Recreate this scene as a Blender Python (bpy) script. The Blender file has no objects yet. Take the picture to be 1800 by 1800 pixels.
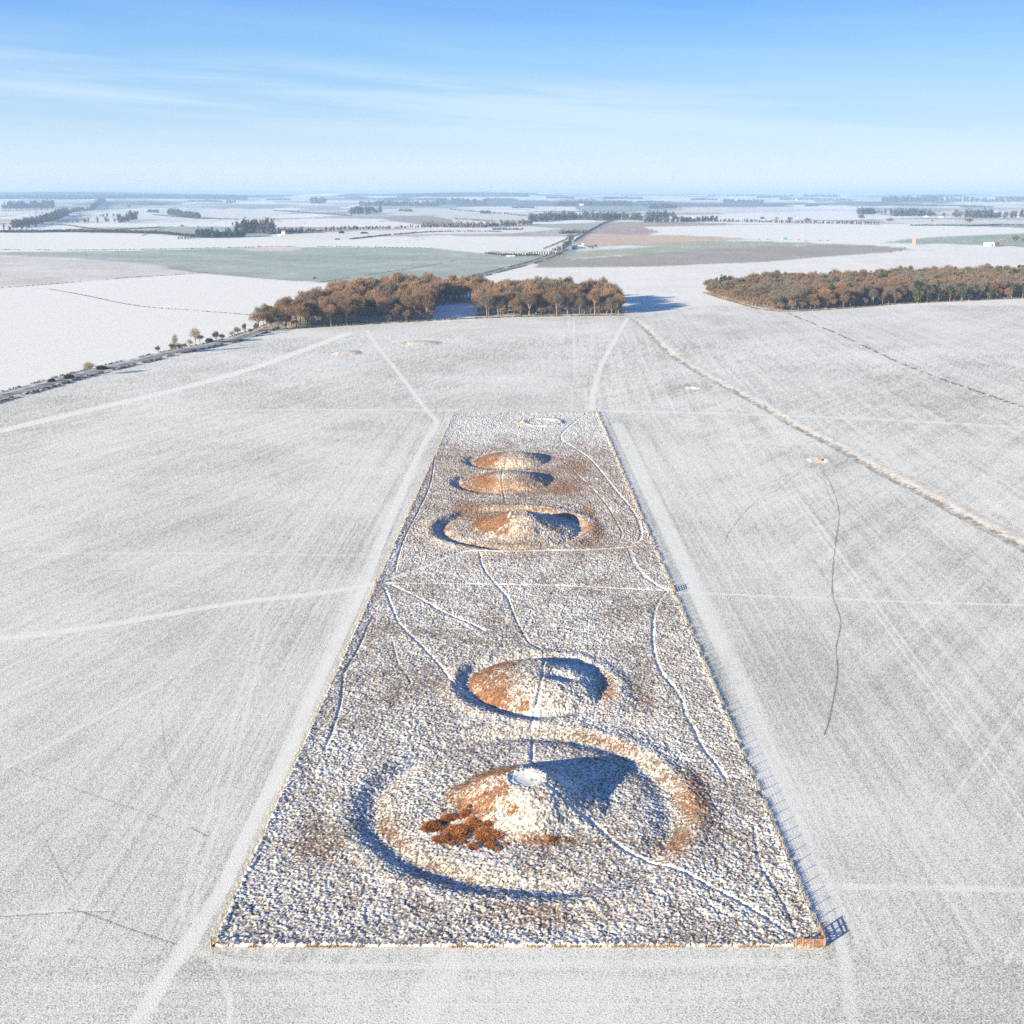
import bpy, math, random
import numpy as np
from mathutils import Vector, Matrix
R = math.radians
scene = bpy.context.scene
COL = scene.collection

# ------------------------------------------------------------------ camera
F = 2050.0            # focal length in pixels of the 1800 px photograph
CAMH = 105.0
PITCH = math.atan((900 - 340) / F)
cam = bpy.data.objects.new('camera', bpy.data.cameras.new('camera'))
COL.objects.link(cam)
cam.location = (0, 0, CAMH)
cam.rotation_euler = (math.pi / 2 - PITCH, 0, 0)
cam.data.sensor_width = 36
cam.data.lens = 36 * F / 1800
cam.data.clip_start = 1
cam.data.clip_end = 120000
scene.camera = cam

# ------------------------------------------------------------------ light
SUN_EL, SUN_AZ = R(13.0), R(230.0)
sun = bpy.data.objects.new('sun', bpy.data.lights.new('sun', 'SUN'))
COL.objects.link(sun)
sun.data.energy = 5.0
sun.data.angle = R(0.5)
sun.data.color = (1.0, 0.87, 0.60)
sdir = Vector((math.sin(SUN_AZ) * math.cos(SUN_EL), math.cos(SUN_AZ) * math.cos(SUN_EL), math.sin(SUN_EL)))
sun.rotation_euler = sdir.to_track_quat('Z', 'Y').to_euler()
sun.location = (0, 0, 200)

world = bpy.data.worlds.new('World')
scene.world = world
world.use_nodes = True
wt = world.node_tree
bg = wt.nodes['Background']
def wn(t, **k):
    n = wt.nodes.new(t)
    for a, b in k.items(): setattr(n, a, b)
    return n
sky = wn('ShaderNodeTexSky', sky_type='NISHITA', sun_disc=False, sun_elevation=SUN_EL, sun_rotation=SUN_AZ,
         altitude=100, air_density=1.0, dust_density=0.3, ozone_density=3.0)
tc = wn('ShaderNodeTexCoord')
sep = wn('ShaderNodeSeparateXYZ')
wt.links.new(tc.outputs['Generated'], sep.inputs[0])
ramp = wn('ShaderNodeValToRGB')
ramp.color_ramp.interpolation = 'LINEAR'
els = ramp.color_ramp.elements
SKYR = [(0.0, (4.7, 5.7, 7.0)), (0.018, (5.1, 6.1, 6.95)), (0.058, (3.3, 4.9, 6.75)), (0.105, (2.05, 4.05, 6.7)), (0.146, (1.1, 2.9, 6.6)), (0.26, (.72, 1.9, 4.8)), (0.5, (0.40, 1.1, 3.2)), (1.0, (0.28, .8, 2.4))]
while len(els) < len(SKYR): els.new(0.5)
for e, (p, c) in zip(els, SKYR):
    e.position = p; e.color = (c[0]/10, c[1]/10, c[2]/10, 1)
wt.links.new(sep.outputs['Z'], ramp.inputs[0])
gain = wn('ShaderNodeVectorMath', operation='SCALE'); gain.inputs['Scale'].default_value = 5.25
wt.links.new(ramp.outputs[0], gain.inputs[0])
mx = wn('ShaderNodeMix', data_type='RGBA'); mx.inputs[0].default_value = 0.88
wt.links.new(sky.outputs[0], mx.inputs[6]); wt.links.new(gain.outputs[0], mx.inputs[7])
# thin cirrus, laid out by direction in the sky
at2 = wn('ShaderNodeMath', operation='ARCTAN2')
wt.links.new(sep.outputs['X'], at2.inputs[0]); wt.links.new(sep.outputs['Y'], at2.inputs[1])
comb = wn('ShaderNodeCombineXYZ')
tilt = wn('ShaderNodeMath', operation='MULTIPLY_ADD'); tilt.inputs[1].default_value = 0.055
wt.links.new(at2.outputs[0], tilt.inputs[0]); wt.links.new(sep.outputs['Z'], tilt.inputs[2])
wt.links.new(at2.outputs[0], comb.inputs[0]); wt.links.new(tilt.outputs[0], comb.inputs[1])
mp = wn('ShaderNodeMapping'); mp.inputs['Scale'].default_value = (2.6, 46.0, 1); mp.inputs['Location'].default_value = (1.3, 0.2, 0)
wt.links.new(comb.outputs[0], mp.inputs[0])
cn = wn('ShaderNodeTexNoise'); cn.inputs['Scale'].default_value = 1.0; cn.inputs['Detail'].default_value = 7; cn.inputs['Roughness'].default_value = 0.55; cn.inputs['Distortion'].default_value = 0.4
wt.links.new(mp.outputs[0], cn.inputs[0])
cr = wn('ShaderNodeMapRange', interpolation_type='SMOOTHSTEP'); cr.inputs[1].default_value = 0.36; cr.inputs[2].default_value = 0.66
wt.links.new(cn.outputs[0], cr.inputs[0])
# band of the sky that holds the cirrus (about 3 to 11 degrees up)
b1 = wn('ShaderNodeValToRGB'); e = b1.color_ramp.elements
e[0].position = 0.0; e[0].color = (0.25,)*3 + (1,); e[1].position = 0.2; e[1].color = (0, 0, 0, 1)
q = e.new(0.03); q.color = (.7, .7, .7, 1); q = e.new(0.05); q.color = (1, 1, 1, 1); q = e.new(0.078); q.color = (1, 1, 1, 1); q = e.new(0.095); q.color = (.22,)*3+(1,)
wt.links.new(tilt.outputs[0], b1.inputs[0])
cm = wn('ShaderNodeMath', operation='MULTIPLY'); wt.links.new(cr.outputs[0], cm.inputs[0]); wt.links.new(b1.outputs[0], cm.inputs[1])
cm2 = wn('ShaderNodeMath', operation='MULTIPLY'); cm2.inputs[1].default_value = 0.62; wt.links.new(cm.outputs[0], cm2.inputs[0])
mc = wn('ShaderNodeMix', data_type='RGBA'); mc.inputs[7].default_value = (2.75, 3.35, 3.85, 1)
wt.links.new(cm2.outputs[0], mc.inputs[0]); wt.links.new(mx.outputs[2], mc.inputs[6])
wt.links.new(mc.outputs[2], bg.inputs[0])
bg.inputs[1].default_value = 0.1

scene.view_settings.view_transform = 'Standard'
scene.view_settings.look = 'None'
scene.view_settings.gamma = 1
scene.view_settings.exposure = 1.40
scene.cycles.volume_bounces = 1
scene.cycles.max_bounces = 6
scene.cycles.diffuse_bounces = 2
scene.cycles.use_denoising = False

# ------------------------------------------------------------------ numpy noise
def hsh(ix, iy, s=0):
    h = (ix.astype(np.int64) * 374761393 + iy.astype(np.int64) * 668265263 + s * 982451653) & 0xffffffff
    h = ((h ^ (h >> 13)) * 1274126177) & 0xffffffff
    h = ((h ^ (h >> 16)) * 2246822519) & 0xffffffff
    return ((h ^ (h >> 15)) & 0xffffff) / float(0xffffff)
def vn(x, y, s=0):
    x = np.asarray(x, float); y = np.asarray(y, float)
    ix = np.floor(x); iy = np.floor(y); fx = x - ix; fy = y - iy
    fx = fx*fx*(3-2*fx); fy = fy*fy*(3-2*fy)
    a = hsh(ix, iy, s); b = hsh(ix+1, iy, s); c = hsh(ix, iy+1, s); d = hsh(ix+1, iy+1, s)
    return (a*(1-fx)+b*fx)*(1-fy)+(c*(1-fx)+d*fx)*fy
def fbm(x, y, s=0, o=3, g=.5):
    r = 0; a = 1; t = 0
    for k in range(o):
        r = r + a*vn(x*2**k+17.3*k, y*2**k+5.1*k, s+k); t += a; a *= g
    return r/t
def sstep(a, b, x):
    t = np.clip((x-a)/(b-a), 0, 1); return t*t*(3-2*t)
def rot2(x, y, deg):
    c, s = math.cos(R(deg)), math.sin(R(deg))
    return x*c - y*s, x*s + y*c      # v axis of result runs along a heading 'deg' right of forward

# ------------------------------------------------------------------ terrain
def Hbase(x, y):
    x = np.asarray(x, float); y = np.asarray(y, float)
    d = np.hypot(x, y)
    a = 5.0*sstep(1500, 3500, d) + 12.0*sstep(3500, 9000, d)
    z = a*(fbm(x/2600, y/2100, 3, 3)*2-1)
    z = z + sstep(8500, 21000, d)*(84 + 44*(fbm(x/3300, y/6000, 8, 4)*2-1))
    z = z + 40*np.exp(-((x+2800)/420)**2-((y-19500)/1500)**2) + 34*np.exp(-((x+900)/1500)**2-((y-20500)/2200)**2)
    z = z + 26*np.exp(-((x+8200)/2600)**2-((y-19000)/2500)**2)
    z = z*(1 - sstep(26000, 36000, d))
    return z

# burial mounds inside the enclosure: centre, heights and radii in metres
def B1(x, y):
    dx, dy = x-2.2, y-187.0; r = np.hypot(dx, dy); th = np.arctan2(dy, dx)
    rr = r*(1+.03*np.sin(3*th+1)+.05*(fbm(x/8, y/8, 401, 2)-.5))
    rp = np.hypot(dx-.4, dy-.5)*(1+.22*(fbm(x/5, y/5, 403, 3)-.5)*sstep(2.5, 6, np.hypot(dx, dy)))
    m = 4.7*(1-sstep(2.4, 15.5, rp))**1.1
    m = np.where(rp < 3.4, np.minimum(m, 4.5 - .18*np.exp(-(rp/1.6)**2)), m)
    ditch = -.72*np.exp(-((rr-26.4)/2.6)**2)*(.8+.4*fbm(x/9, y/9, 405, 2))
    bank = .40*np.exp(-((rr-31.2)/2.6)**2)*(0.7+.3*np.cos(th-.5))
    berm = .12*(1-sstep(18, 23.5, rr))
    return m + ditch + bank + berm
def B2(x, y):
    dx, dy = x-5.4, y-239.0; r = np.hypot(dx, dy*1.0); th = np.arctan2(dy, dx)
    rr = r*(1+.03*np.sin(2*th)+.16*(fbm(x/5, y/5, 407, 3)-.5))
    m = 3.2*np.clip(1-(rr/14.8)**2.1, 0, 1)**1.1
    m = m - 1.3*np.exp(-((dx-5.2)/3.4)**2-((dy+1.0)/2.2)**2) + .3*np.exp(-((dx-1)/2)**2-((dy-7)/2)**2)
    ditch = -.75*np.exp(-((rr-15.4)/1.9)**2)*(.55+.45*np.cos(th-3.7))
    return m + ditch + .35*np.exp(-((rr-19)/2)**2)
def B3(x, y):
    dx, dy = x+.2, y-365.0; r = np.hypot(dx, dy); th = np.arctan2(dy, dx)
    rp = np.hypot(dx-2.6, dy)*(1+.2*(fbm(x/5, y/5, 409, 3)-.5))
    r = r*(1+.06*(fbm(x/8, y/8, 411, 2)-.5))
    m = 5.0*(1-sstep(1.0, 18.0, rp))**1.1
    m = np.where(rp < 2.6, np.minimum(m, 4.75), m)
    return m - .95*np.exp(-((r-22.8)/2.0)**2) + .4*np.exp(-((r-27.0)/2.2)**2) + .1*(1-sstep(16, 20, r))
def B4(x, y):
    dx, dy = x+2.2, y-428.0; r = np.hypot(dx*.93, dy); th = np.arctan2(dy, dx)
    m = 3.3*np.clip(1-((np.hypot((dx-1.5)*.93, dy)*(1+.12*(fbm(x/5, y/5, 421, 2)-.5)))/14.2)**2.2, 0, 1)
    return m - 1.1*np.exp(-((r-17)/2.0)**2)*(.5+.5*np.cos(th-3.4))
def B5(x, y):
    dx, dy = x+.4, y-464.0; r = np.hypot(dx*.9, dy); th = np.arctan2(dy, dx)
    m = 3.0*np.clip(1-((np.hypot((dx-1)*.88, dy)*(1+.12*(fbm(x/5, y/5, 423, 2)-.5)))/12.8)**2.2, 0, 1)
    return m - .9*np.exp(-((r-15)/1.8)**2)*(.5+.5*np.cos(th-3.5))
def B6(x, y):
    r = np.hypot(x-14, y-545); return .55*np.exp(-((r-9)/2.0)**2)*(.7+.6*fbm(x/6, y/6, 413, 2))
BAR = [(B1, 2.2, 187.0, 34), (B2, 5.4, 239.0, 19.5), (B3, -.2, 365.0, 30), (B4, -2.2, 428.0, 20), (B5, -.4, 464.0, 16.2), (B6, 14, 545, 12)]
def Hbar(x, y):
    z = 0
    for b, *_ in BAR: z = z + b(x, y)
    return z
LOW = [(-65.0, 848.0, 15.5, 1.1), (-113.0, 797.0, 11.5, .8)]      # low mounds in the pasture
def Hlow(x, y):
    z = 0
    for cx, cy, rr, h in LOW: z = z + h*(1-sstep(.45, 1.0, np.hypot(x-cx, y-cy)/rr))
    return z
def H(x, y):
    x = np.asarray(x, float); y = np.asarray(y, float)
    near = (y > 120) & (y < 900) & (np.abs(x) < 200)
    z = Hbase(x, y)
    if np.any(near):
        z = z + np.where(near, Hbar(x, y) + Hlow(x, y), 0)
    return z

# a viewing ray of the photograph met with the ground gives the real place of a thing
cp, sp_ = math.cos(PITCH), math.sin(PITCH)
def ray(px, py):
    u = (px-900)/F; v = (900-py)/F
    d = np.array([u, cp + v*sp_, -sp_ + v*cp])
    return d/np.linalg.norm(d)
_T = np.concatenate([np.geomspace(110, 1000, 500), np.geomspace(1003, 30000, 2200)])
def at(px, py):
    d = ray(px, py)
    x = _T*d[0]; y = _T*d[1]; z = CAMH+_T*d[2]
    below = z <= H(x, y)
    k = int(np.argmax(below))
    if not below[k]:
        t = 21000.
        return (t*d[0], t*d[1], float(H(t*d[0], t*d[1])))
    lo, hi = _T[max(k-1, 0)], _T[k]
    for _ in range(24):
        m = (lo+hi)/2
        if CAMH+m*d[2] <= float(H(m*d[0], m*d[1])): hi = m
        else: lo = m
    return (hi*d[0], hi*d[1], CAMH+hi*d[2])
def atl(pts): return [at(*p)[:2] for p in pts]
def pxsize(y):        # metres per pixel of the 1800 px photograph at distance y
    return math.hypot(y, CAMH)/F

def inpoly(x, y, poly):
    r = np.zeros(x.shape, bool)
    xs = [p[0] for p in poly]; ys = [p[1] for p in poly]
    bb = (x >= min(xs)) & (x <= max(xs)) & (y >= min(ys)) & (y <= max(ys))
    X = x[bb]; Y = y[bb]; c = np.zeros(X.shape, bool)
    n = len(poly)
    for i in range(n):
        x1, y1 = poly[i]; x2, y2 = poly[(i+1) % n]
        if y1 == y2: continue
        k = ((y1 > Y) != (y2 > Y)) & (X < (x2-x1)*(Y-y1)/(y2-y1)+x1)
        c ^= k
    r[bb] = c
    return r
def smooth_line(pts, n=4):
    p = [np.array(q, float) for q in pts]
    if len(p) < 3: return [tuple(q) for q in p]
    p = [2*p[0]-p[1]] + p + [2*p[-1]-p[-2]]
    out = []
    for i in range(1, len(p)-2):
        for k in range(n):
            t = k/n
            out.append(tuple(.5*((2*p[i])+(-p[i-1]+p[i+1])*t+(2*p[i-1]-5*p[i]+4*p[i+1]-p[i+2])*t*t+(-p[i-1]+3*p[i]-3*p[i+1]+p[i+2])*t**3)))
    out.append(tuple(p[-2]))
    return out
def dline(x, y, pts, reach):
    """signed-less distance to a polyline, only computed within reach"""
    d = np.full(x.shape, 1e9)
    for (x1, y1), (x2, y2) in zip(pts[:-1], pts[1:]):
        bb = (x > min(x1, x2)-reach) & (x < max(x1, x2)+reach) & (y > min(y1, y2)-reach) & (y < max(y1, y2)+reach)
        if not bb.any(): continue
        X = x[bb]; Y = y[bb]; vx, vy = x2-x1, y2-y1; L = vx*vx+vy*vy+1e-9
        t = np.clip(((X-x1)*vx+(Y-y1)*vy)/L, 0, 1)
        d[bb] = np.minimum(d[bb], np.hypot(X-x1-t*vx, Y-y1-t*vy))
    return d

# ------------------------------------------------------------------ materials
def newmat(name, rough=.9):
    m = bpy.data.materials.new(name); m.use_nodes = True
    b = m.node_tree.nodes['Principled BSDF']
    b.inputs['Roughness'].default_value = rough
    b.inputs['Specular IOR Level'].default_value = .15
    return m, m.node_tree, b
SNOW = (.885, .885, .86, 1)
def ground_material(name, scale, contrast, bump, bdist, streaks):
    m, t, b = newmat(name)
    N = t.nodes.new; L = t.links.new
    geo = N('ShaderNodeNewGeometry')
    a1 = N('ShaderNodeAttribute'); a1.attribute_name = 'cover'
    a2 = N('ShaderNodeAttribute'); a2.attribute_name = 'under'
    def noise(sc, det, mapping=None, rough=.6):
        n = N('ShaderNodeTexNoise'); n.inputs['Scale'].default_value = sc; n.inputs['Detail'].default_value = det; n.inputs['Roughness'].default_value = rough
        if mapping:
            mp = N('ShaderNodeMapping'); mp.inputs['Rotation'].default_value = (0, 0, R(mapping[0])); mp.inputs['Scale'].default_value = (mapping[1], mapping[2], 1)
            L(geo.outputs['Position'], mp.inputs[0]); L(mp.outputs[0], n.inputs[0])
        else: L(geo.outputs['Position'], n.inputs[0])
        return n
    def math_(op, a, b_, c=None):
        n = N('ShaderNodeMath'); n.operation = op
        for i, v in enumerate((a, b_, c)):
            if v is None: continue
            if isinstance(v, (int, float)): n.inputs[i].default_value = v
            else: L(v, n.inputs[i])
        return n.outputs[0]
    n1 = noise(scale, 4, None, .7)
    n2 = noise(scale*3.1, 2, None, .6)
    mix = math_('ADD', math_('MULTIPLY', n1.outputs[0], .65), math_('MULTIPLY', n2.outputs[0], .35))
    val = math_('MULTIPLY_ADD', math_('SUBTRACT', mix, .5), contrast, a1.outputs['Fac'])
    for rotd, sx, sy, amt in streaks:
        s = noise(1.0, 3, (rotd, sx, sy), .65)
        val = math_('MULTIPLY_ADD', math_('SUBTRACT', s.outputs[0], .5), amt, val)
    mr = N('ShaderNodeMapRange'); mr.interpolation_type = 'SMOOTHSTEP'; mr.inputs[1].default_value = .12; mr.inputs[2].default_value = .88
    L(val, mr.inputs[0])
    # patchy grass tint
    tint = noise(.35, 3)
    hv = N('ShaderNodeMix'); hv.data_type = 'RGBA'; hv.blend_type = 'MULTIPLY'; hv.inputs[0].default_value = .5
    L(a2.outputs['Color'], hv.inputs[6]); L(tint.outputs[0], hv.inputs[7])
    sc = N('ShaderNodeMix'); sc.data_type = 'RGBA'
    L(mr.outputs[0], sc.inputs[0]); L(a2.outputs['Color'], sc.inputs[6]); sc.inputs[7].default_value = SNOW
    L(sc.outputs[2], b.inputs['Base Color'])
    bp = N('ShaderNodeBump'); bp.inputs['Strength'].default_value = bump; bp.inputs['Distance'].default_value = bdist
    L(mix, bp.inputs['Height']); L(bp.outputs[0], b.inputs['Normal'])
    return m
M_field = ground_material('snowy_pasture', 3.4, 3.4, .85, .13, [(10, .9, .5, .35)])
M_heath = ground_material('snowy_tussock', 5.0, 2.2, .6, .12, [])

def noisemat(name, c1, c2, scale=2.0, rough=.85, bump=.3, coord='Position'):
    m, t, b = newmat(name, rough)
    N = t.nodes.new; L = t.links.new
    g = N('ShaderNodeTexCoord')
    n = N('ShaderNodeTexNoise'); n.inputs['Scale'].default_value = scale; n.inputs['Detail'].default_value = 5
    L(g.outputs['Object'], n.inputs[0])
    r = N('ShaderNodeValToRGB'); r.color_ramp.elements[0].position = .32; r.color_ramp.elements[1].position = .68
    r.color_ramp.elements[0].color = (*c1, 1); r.color_ramp.elements[1].color = (*c2, 1)
    L(n.outputs[0], r.inputs[0]); L(r.outputs[0], b.inputs['Base Color'])
    if bump:
        bp = N('ShaderNodeBump'); bp.inputs['Strength'].default_value = bump; bp.inputs['Distance'].default_value = .02
        L(n.outputs[0], bp.inputs['Height']); L(bp.outputs[0], b.inputs['Normal'])
    return m
M_post = noisemat('weathered_post', (.20, .15, .10), (.36, .28, .20), 9)
M_gate = noisemat('treated_gate_timber', (.30, .16, .10), (.46, .27, .18), 7)
M_wire = noisemat('galvanised_wire', (.25, .22, .19), (.36, .33, .30), 6, .5, 0)
M_road = noisemat('frosted_asphalt', (.13, .14, .16), (.42, .44, .47), .09, .9, 0)
M_verge = noisemat('snowy_verge', (.30, .29, .25), (.80, .81, .83), .25, .9, 0)
M_hedge = noisemat('hedge_twigs', (.06, .05, .045), (.16, .14, .12), .5)
M_bark = noisemat('pale_bark', (.17, .135, .10), (.34, .27, .19), 2)
M_bark_grey = noisemat('grey_bark', (.14, .12, .10), (.24, .21, .18), 2)
M_brick = noisemat('pale_brick', (.33, .20, .17), (.42, .27, .23), 3)
M_white = noisemat('white_render', (.55, .55, .56), (.66, .66, .65), 1)
M_snowroof = noisemat('snow_on_roof', (.82, .84, .87), (.88, .89, .90), 1)
M_blue = noisemat('blue_sheet_metal', (.05, .11, .22), (.08, .16, .30), .5)
M_dark = noisemat('dark_timber', (.05, .05, .06), (.10, .10, .11), .8)
M_teal = noisemat('teal_paint', (.06, .20, .24), (.10, .27, .31), .8)
M_soil = noisemat('dug_orange_soil', (.42, .22, .12), (.62, .36, .22), 1.5)
M_slate = noisemat('frosty_grey_roof', (.20, .22, .26), (.55, .58, .62), .15)
M_tan = noisemat('tan_boards', (.30, .24, .19), (.42, .35, .28), .8)
def twigmat(name, c1, c2):
    m, t, b = newmat(name, .8)
    N = t.nodes.new; L = t.links.new
    oi = N('ShaderNodeObjectInfo'); g = N('ShaderNodeNewGeometry')
    r = N('ShaderNodeValToRGB'); r.color_ramp.elements[0].color = (*c1, 1); r.color_ramp.elements[1].color = (*c2, 1)
    n = N('ShaderNodeTexNoise'); n.inputs['Scale'].default_value = .09; n.inputs['Detail'].default_value = 2
    L(g.outputs['Position'], n.inputs[0])
    a = N('ShaderNodeMath'); a.operation = 'MULTIPLY_ADD'; a.inputs[1].default_value = .45
    L(oi.outputs['Random'], a.inputs[0])
    a2 = N('ShaderNodeMath'); a2.operation = 'MULTIPLY_ADD'; a2.inputs[1].default_value = .35; L(g.outputs['Random Per Island'], a2.inputs[0])
    s = N('ShaderNodeMath'); s.operation = 'MULTIPLY'; s.inputs[1].default_value = .3; L(n.outputs[0], s.inputs[0])
    L(s.outputs[0], a.inputs[2]); L(a.outputs[0], a2.inputs[2]); L(a2.outputs[0], r.inputs[0])
    L(r.outputs[0], b.inputs['Base Color'])
    return m
M_russet = twigmat('russet_twigs', (.07, .05, .036), (.30, .188, .12))
M_greytwig = twigmat('grey_brown_twigs', (.06, .052, .047), (.22, .18, .145))
M_paletwig = twigmat('pale_twigs', (.20, .17, .13), (.40, .34, .27))
M_pine = twigmat('pine_needles', (.012, .03, .018), (.07, .10, .035))
M_darkbush = twigmat('dark_bush_leaves', (.03, .025, .025), (.10, .08, .07))
M_rust = twigmat('rust_bracken', (.20, .07, .03), (.55, .25, .11))
M_farwood = twigmat('distant_twigs', (.03, .028, .028), (.08, .07, .06))
M_farpine = twigmat('distant_pines', (.015, .03, .025), (.05, .07, .05))
M_purple = twigmat('distant_birch_twigs', (.10, .08, .08), (.20, .16, .14))

# ------------------------------------------------------------------ object helpers
def tag(o, label=None, cat=None, group=None, kind=None):
    if label: o['label'] = label
    if cat: o['category'] = cat
    if group: o['group'] = group
    if kind: o['kind'] = kind
    return o
def link(o, parent=None):
    COL.objects.link(o)
    if parent is not None: o.parent = parent
    return o
def empty(name, loc, rz=0, label=None, cat=None, group=None):
    o = bpy.data.objects.new(name, None); o.empty_display_size = .5
    link(o); o.location = loc; o.rotation_euler = (0, 0, rz)
    return tag(o, label, cat, group)
class MB:
    def __init__(s): s.v = []; s.f = []; s.n = 0
    def add(s, v, f):
        v = np.asarray(v, float).reshape(-1, 3)
        s.v.append(v); s.f += [tuple(int(i)+s.n for i in q) for q in f]; s.n += len(v)
    def box(s, c, d, rz=0, taper=1.0):
        hx, hy, hz = d[0]/2, d[1]/2, d[2]/2
        p = np.array([[sx*hx*(taper if sz > 0 else 1), sy*hy*(taper if sz > 0 else 1), sz*hz] for sz in (-1, 1) for sy in (-1, 1) for sx in (-1, 1)])
        c_, s_ = math.cos(rz), math.sin(rz)
        p = np.c_[p[:, 0]*c_-p[:, 1]*s_, p[:, 0]*s_+p[:, 1]*c_, p[:, 2]] + np.array(c)
        s.add(p, [(0, 2, 3, 1), (4, 5, 7, 6), (0, 1, 5, 4), (2, 6, 7, 3), (0, 4, 6, 2), (1, 3, 7, 5)])
    def bar(s, a, b, w, h=None):
        h = h or w
        a = np.array(a, float); b = np.array(b, float); d = b-a; L = np.linalg.norm(d); d = d/L
        up = np.array([0, 0, 1.]) if abs(d[2]) < .9 else np.array([0, 1., 0])
        x = np.cross(d, up); x /= np.linalg.norm(x); z = np.cross(x, d)
        p = [q + x*sx*w/2 + z*sz*h/2 for q in (a, b) for sz in (-1, 1) for sx in (-1, 1)]
        s.add(p, [(0, 2, 3, 1), (4, 5, 7, 6), (0, 1, 5, 4), (2, 6, 7, 3), (0, 4, 6, 2), (1, 3, 7, 5)])
    def tube(s, a, b, ra, rb, n=5):
        a = np.array(a, float); b = np.array(b, float); d = b-a; d = d/(np.linalg.norm(d)+1e-9)
        up = np.array([0, 0, 1.]) if abs(d[2]) < .9 else np.array([0, 1., 0])
        x = np.cross(d, up); x /= np.linalg.norm(x); z = np.cross(x, d)
        an = np.arange(n)*2*math.pi/n
        o = np.outer(np.cos(an), x)+np.outer(np.sin(an), z)
        s.add(np.r_[a+o*ra, b+o*rb], [(i, (i+1) % n, n+(i+1) % n, n+i) for i in range(n)]+[tuple(range(n, 2*n))])
    def mesh(s, name, mat, smooth=False):
        me = bpy.data.meshes.new(name)
        me.from_pydata(np.concatenate(s.v) if s.v else [], [], s.f)
        me.materials.append(mat)
        if smooth: me.polygons.foreach_set('use_smooth', [True]*len(me.polygons))
        me.update(); return me
    def build(s, name, mat, parent=None, smooth=False):
        return link(bpy.data.objects.new(name, s.mesh(name, mat, smooth)), parent)
def tri_mesh(name, V, mat):
    """V: (n,3,3) loose triangles"""
    n = len(V)
    me = bpy.data.meshes.new(name)
    me.vertices.add(n*3); me.vertices.foreach_set('co', V.reshape(-1).astype(np.float32))
    me.loops.add(n*3); me.loops.foreach_set('vertex_index', np.arange(n*3, dtype=np.int32))
    me.polygons.add(n); me.polygons.foreach_set('loop_start', np.arange(0, n*3, 3, dtype=np.int32))
    try: me.polygons.foreach_set('loop_total', np.full(n, 3, np.int32))
    except Exception: pass
    me.materials.append(mat); me.update(calc_edges=True); return me
def grid_mesh(name, X, Y, Z, keep, cover, under, mat):
    """quads of a grid (rows, cols); keep: bool (rows-1, cols-1)"""
    r, c = X.shape
    idx = np.arange(r*c).reshape(r, c)
    q = np.stack([idx[:-1, :-1], idx[:-1, 1:], idx[1:, 1:], idx[1:, :-1]], -1)[keep]
    used = np.unique(q); remap = np.full(r*c, -1, np.int64); remap[used] = np.arange(len(used))
    q = remap[q].astype(np.int32)
    co = np.stack([X.ravel()[used], Y.ravel()[used], Z.ravel()[used]], -1).astype(np.float32)
    me = bpy.data.meshes.new(name)
    me.vertices.add(len(used)); me.vertices.foreach_set('co', co.ravel())
    me.loops.add(q.size); me.loops.foreach_set('vertex_index', q.ravel())
    me.polygons.add(len(q)); me.polygons.foreach_set('loop_start', np.arange(0, q.size, 4, dtype=np.int32))
    me.update(calc_edges=True)
    me.polygons.foreach_set('use_smooth', np.ones(len(q), bool))
    a = me.attributes.new('cover', 'FLOAT', 'POINT'); a.data.foreach_set('value', cover.ravel()[used].astype(np.float32))
    a = me.attributes.new('under', 'FLOAT_COLOR', 'POINT')
    u = np.c_[under.reshape(-1, 3)[used], np.ones(len(used))].astype(np.float32)
    a.data.foreach_set('color', u.ravel())
    me.materials.append(mat); me.update()
    return me

# ------------------------------------------------------------------ enclosure outline
CBL = at(372, 1664)[:2]; CBR = at(1451, 1664)[:2]; CTR = at(1050, 726)[:2]; CTL = at(797, 726)[:2]
Y0 = CBL[1]; Y1 = CTL[1]
def xl(y): return CBL[0]+(CTL[0]-CBL[0])*(y-Y0)/(Y1-Y0)
def xr(y): return CBR[0]+(CTR[0]-CBR[0])*(y-Y0)/(Y1-Y0)
def in_enc(x, y, m=0.): return (y > Y0-m) & (y < Y1+m) & (x > xl(y)-m) & (x < xr(y)+m)

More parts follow.
